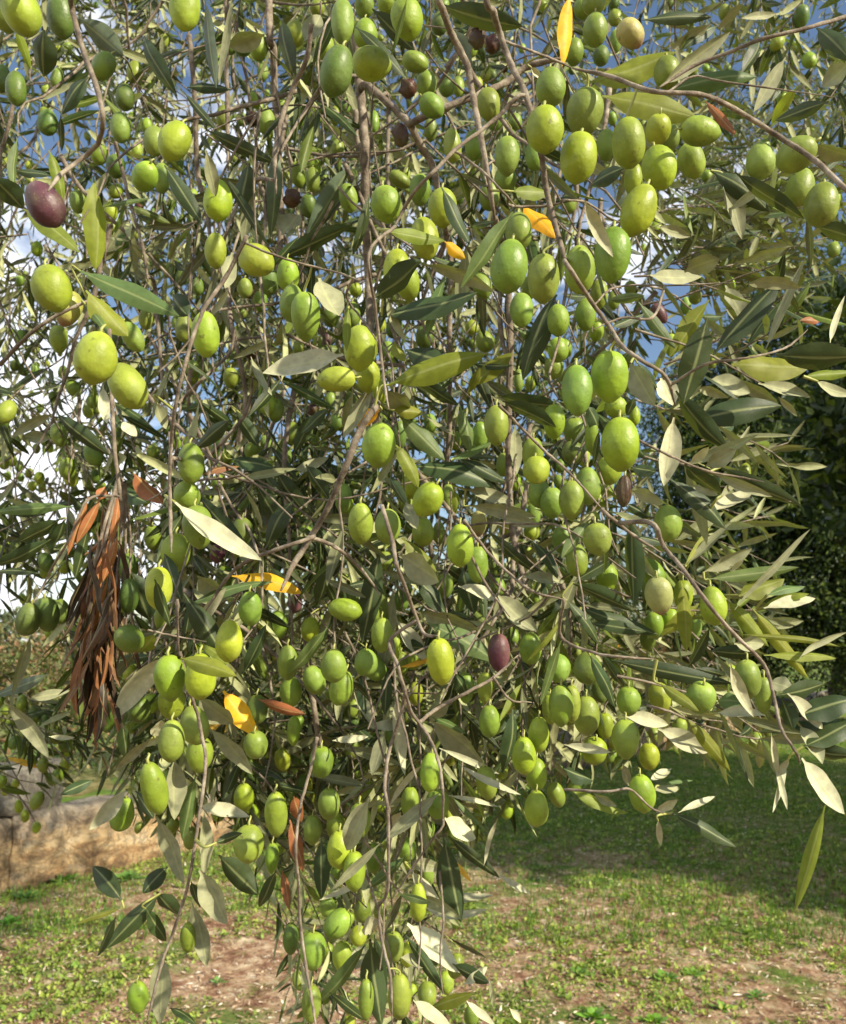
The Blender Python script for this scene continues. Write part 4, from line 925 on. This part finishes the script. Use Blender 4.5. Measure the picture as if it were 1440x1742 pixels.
def spray(r, p0, dirn, length, step=.019, S=5, cols=2, fruit=.22, lw=(.040, .060), droop=.5, tw=.0011, poly=CANOPY, pale=0.0, k=5):
    pts = [np.array(p0)]; d = nrm(dirn); seg = step; n = max(3, int(length / seg))
    for i in range(n):
        d = nrm(d + r.normal(size=3) * .11 + np.array([0, 0, -1]) * droop * .10); pts.append(pts[-1] + d * seg)
    pts = np.array(pts); a, b, c = proj(pts[-1])
    if c < .3 or not inpoly(a, b, poly): return False
    a, b, c = proj(pts[n // 2])
    if not inpoly(a, b, poly): return False
    V, Fq = tube_mesh(pts, np.linspace(tw, tw * .55, len(pts)), k); twg.add(V[:-2], Fq[:len(Fq) - 2 * k])
    roll = r.rand() * 6
    for i in range(1, len(pts)):
        t = nrm(pts[i] - pts[i - 1]); s = nrm(np.cross(t, [.1, .2, 1.])); u = np.cross(t, s); roll += 1.57; hid = hides(pts[i]) or hides(pts[i] + nrm([0, 0, -1.]) * .02)
        for sg in (0, math.pi):
            if r.rand() < .14: continue
            if hid: continue
            an = roll + sg + r.normal() * .25; sd_ = s * math.cos(an) + u * math.sin(an)
            dd = nrm(t * r.uniform(.5, 1.0) + sd_ * r.uniform(.7, 1.1) + np.array([0, 0, -.25]))
            l = r.uniform(*lw) * (.75 if i > len(pts) - 3 else 1); W_ = l * r.uniform(.135, .20)
            nn = nrm(t * .7 - sd_ * .2 + np.array([0, 0, .55]) + r.normal(size=3) * .38)
            Vl, Fl, UVl = leaf_geo(pts[i], pts[i] + dd * l, nn, W_, bend=r.uniform(-.05, .12), twist=r.uniform(-1.1, 1.1), cup=.45, S=S, cols=cols)
            ci = COLT[r.choice(4, p=[c_[1] for c_ in COLT])][0]; f_ = r.uniform(.75, 1.3)
            th = r.uniform(.08, .20); bt = np.array((.235, .25, .125)) * r.uniform(.45, 1.6)
            if r.rand() < .0008: ci = (.6, .36, .04); bt = np.array(ci)
            fol.add(Vl, Fl, UVl, top=np.array(ci) * f_, bot=bt, thin=np.full(len(Vl), th))
        if r.rand() < fruit and not hid:
            L_ = r.uniform(.020, .0255); ax = nrm(np.array([r.normal() * .3, r.normal() * .3, -1])); c = pts[i] + np.array([r.normal() * .008, r.normal() * .008, -.010 - L_ / 2])
            Vo, Fo, Co = olive_mesh(c, ax, L_, L_ * r.uniform(.66, .76), r.choice(['n', 'y', 'd'], p=[.5, .3, .2]), r, (12, 8)); fr.add(Vo, Fo, oc=Co)
            sp = spline([c - ax * L_ * .46, c - ax * (L_ * .46 + .004), pts[i]], 2); Vs, Fs = tube_mesh(sp, np.full(len(sp), .0007), 4); fst.add(Vs[:-2], Fs[:len(Fs) - 8])
    return True
rf = np.random.RandomState(77)
def layer(count, dlo, dhi, poly, box, seed, tries=14, **k):
    r = np.random.RandomState(seed); made = 0; t = 0
    while made < count and t < count * tries:
        t += 1; x = r.uniform(box[0], box[2]); y = r.uniform(box[1], box[3]); d = r.uniform(dlo, dhi)
        if not inpoly(x, y, poly): continue
        dirn = np.array([r.normal() * .55, r.normal() * .5, -.75 + r.normal() * .45])
        if spray(r, P(x, y, d), dirn, r.uniform(.10, .26), poly=poly, **k): made += 1
CORE = [(150, -100), (1150, -100), (1120, 300), (1090, 520), (1100, 900), (1180, 1090), (1180, 1250), (1050, 1310), (880, 1350), (790, 1440), (760, 1530), (770, 1800), (520, 1800), (490, 1600), (450, 1430), (240, 1370), (180, 1200), (210, 900)]
layer(90, .62, .85, CORE, (150, -60, 1180, 1700), 1, cols=4, S=7, fruit=.05)
layer(125, .85, 1.25, CANOPY, (-100, -100, 1500, 800), 2, fruit=.07)
layer(135, .85, 1.25, CANOPY, (-100, 700, 1500, 1700), 12, fruit=.10)
layer(400, 1.25, 1.9, CANOPY, (-150, -150, 1550, 1500), 3, fruit=.09, S=4)
UPPER = [(-260, -260), (1700, -260), (1700, 200), (1440, 330), (1150, 380), (1080, 640), (1000, 1000), (100, 1000), (-260, 900)]
layer(900, 1.9, 3.4, UPPER, (-200, -200, 1600, 1000), 4, fruit=.06, S=4, tw=.0016)
rq = np.random.RandomState(99)                     # thin bare twigs through the crown
for i in range(260):
    x = rq.uniform(-60, 1150); y = rq.uniform(-120, 1000); d = rq.uniform(.7, 1.9)
    if not inpoly(x, y, CANOPY): continue
    p = [P(x, y, d)]; dd = nrm(np.array([rq.normal() * .6, rq.normal() * .3, -1 + rq.normal() * .3]))
    for j in range(9):
        dd = nrm(dd + rq.normal(size=3) * .16); p.append(p[-1] + dd * rq.uniform(.02, .04))
    a, b_, c = proj(p[-1])
    if not inpoly(a, b_, CANOPY): continue
    V, Fq = tube_mesh(p, np.linspace(rq.uniform(.0012, .0032), .0006, len(p)), 6, .2, i); twg.add(V[:-2], Fq[:len(Fq) - 12])
LOWER = [(190, 1100), (1230, 1080), (1230, 1230), (1100, 1310), (880, 1350), (790, 1430), (700, 1500), (520, 1520), (440, 1440), (230, 1385)]
layer(95, .75, 1.3, LOWER, (190, 1000, 1250, 1450), 6, fruit=.2)
DENSE = [(300, 250), (760, 200), (950, 500), (1000, 900), (1050, 1230), (800, 1330), (300, 1330), (210, 1000), (300, 700)]
layer(230, 1.25, 2.0, DENSE, (200, 200, 1100, 1340), 61, fruit=.04, S=4)
layer(50, .95, 1.25, [(370, 680), (600, 680), (640, 1000), (400, 1040)], (360, 660, 650, 1050), 62, fruit=.04, tries=60)
layer(200, 1.5, 2.4, [(-200, -200), (1050, -200), (1050, 420), (700, 700), (300, 700), (-200, 560)], (-150, -150, 1050, 700), 63, fruit=.05, S=4)
# upright silvery shoots, upper right
r5 = np.random.RandomState(15); RIGHT = [(1080, -200), (1700, -200), (1700, 520), (1440, 420), (1240, 430), (1090, 330)]
for i in range(420):
    x = r5.uniform(1120, 1600); y = r5.uniform(-60, 420); d = r5.uniform(2.3, 3.4)
    if inpoly(x, y, RIGHT) and y > 250 - (1500 - x) * .0 - 200 * r5.rand() + (0 if x < 1250 else 0):
        spray(r5, P(x, y, d), np.array([r5.normal() * .35, r5.normal() * .4, 1.0]), r5.uniform(.14, .26), droop=-.1, fruit=.02, poly=RIGHT, lw=(.035, .055), S=4)
# leafy side shoots on the right-hand branches, reaching right into the light
r6 = np.random.RandomState(16); SIDE = [(1040, 380), (1440, 380), (1440, 500), (1360, 760), (1330, 1000), (1420, 1150), (1440, 1330), (1330, 1330), (1230, 1300), (1090, 1330), (1040, 900)]
for (x, y, d, dx, dz, ln) in ((1060, 440, .7, 1, .3, .16), (1080, 470, .75, 1, .1, .17), (1090, 520, .8, 1, 0, .14), (1080, 560, .62, 1, -.1, .12), (1130, 620, .7, 1, .35, .15),
        (1150, 600, .65, 1, .15, .14), (1160, 700, .7, 1, -.1, .12), (1120, 780, .6, 1, -.3, .10), (1150, 830, .62, 1, .1, .10), (1140, 930, .62, 1, .2, .12),
        (1190, 1000, .62, 1, 0, .12), (1210, 1080, .6, 1, -.3, .12), (1260, 1130, .6, 1, -.4, .12), (1050, 1150, .6, 1, -.3, .13), (1100, 1200, .62, .8, -.5, .10),
        (1060, 400, .9, 1, .5, .2), (1180, 420, 1.0, 1, .2, .2), (1130, 480, .9, 1, .4, .18), (1200, 560, .8, 1, .2, .14), (1020, 900, .7, 1, -.2, .15), (1030, 1000, .7, 1, -.2, .15)):
    spray(r6, P(x, y, d), np.array([dx, r6.normal() * .3, dz]), ln, droop=.2, fruit=.06, poly=SIDE, cols=4, S=7)
for i in range(70):
    x = r6.uniform(1060, 1200); y = r6.uniform(330, 1230)
    spray(r6, P(x, y, r6.uniform(.8, 1.4)), np.array([1, r6.normal() * .4, .35 - (y - 350) / 900 + r6.normal() * .25]), r6.uniform(.10, .2), droop=.2, fruit=.05, poly=SIDE, cols=4, S=6)
for i in range(45):
    x = r6.uniform(1050, 1250); y = r6.uniform(300, 470)
    spray(r6, P(x, y, r6.uniform(1.0, 1.7)), np.array([1, r6.normal() * .4, r6.normal() * .4]), r6.uniform(.14, .26), droop=.2, fruit=.05, poly=[(1030, 250), (1500, 250), (1500, 520), (1300, 560), (1100, 600)], cols=2, S=5)
# crown outside the view, so the tree is whole from the side: left and above
r7 = np.random.RandomState(17); ALL = [(-1e9, -1e9), (1e9, -1e9), (1e9, 1e9), (-1e9, 1e9)]
for i in range(230):
    p = np.array([r7.uniform(-2.6, -.55), r7.uniform(.55, 2.6), r7.uniform(1.3, 3.2)])
    a, b, c = proj(p)
    if -150 < a < 1600 and b > -200: continue
    spray(r7, p, np.array([r7.normal() * .6, r7.normal() * .6, -.5]), r7.uniform(.15, .3), poly=ALL, S=4, fruit=.1)
for i in range(70):
    x = r7.uniform(-200, 1600); y = r7.uniform(-900, -160); spray(r7, P(x, y, r7.uniform(.6, 1.6)), np.array([r7.normal() * .6, r7.normal() * .6, -.4]), r7.uniform(.12, .22), poly=[(-500, -1500), (1900, -1500), (1900, -120), (-500, -120)], S=4, fruit=.1)
# left low sprays with small bright fruit, farther off
r8 = np.random.RandomState(18); LOW = [(-200, 1040), (150, 1060), (190, 1300), (110, 1440), (-200, 1480)]
for (x, y, d, dx, dz, ln) in ((-40, 1100, 1.25, .5, -.7, .16), (20, 1130, 1.2, .5, -.8, .12), (60, 1180, 1.3, .6, -.6, .12), (-30, 1200, 1.25, .8, -.4, .14), (0, 1270, 1.2, .5, -.8, .10),
        (-60, 1290, 1.15, .9, -.4, .12), (90, 1240, 1.3, .5, -.5, .08), (-30, 1290, 1.1, .7, -.6, .09), (-60, 1210, 1.1, 1, -.3, .16), (20, 1230, 1.2, .8, -.5, .12), (10, 1180, 1.4, .2, -.9, .12), (-50, 1150, 1.3, 1, -.2, .16)):
    spray(r8, P(x, y, d), np.array([dx, .1, dz]), ln, droop=.2, fruit=.35, poly=LOW, S=5)
fol.build('foliage', M_LEAF, olive_tree, TREE_BASE)['kind'] = 'stuff'
twg.build('twigs', M_TWIG, olive_tree, TREE_BASE)['kind'] = 'stuff'
q = fr.build('small_olives', M_OLIVE, olive_tree, TREE_BASE); q['kind'] = 'stuff'
lrest.build('small_leaves', M_LEAF, olive_tree, TREE_BASE)['kind'] = 'stuff'
rest.build('half_hidden_olives', M_OLIVE, olive_tree, TREE_BASE)['kind'] = 'stuff'
fst.build('small_stalks', M_STALK, olive_tree, TREE_BASE)['kind'] = 'stuff'
rest_st.build('stalks', M_STALK, olive_tree, TREE_BASE)['kind'] = 'stuff'
print('leaves', len(fol.v), 'hand leaves', len(LV), 'olives', len(OL), 'bg olives', len(fr.v))
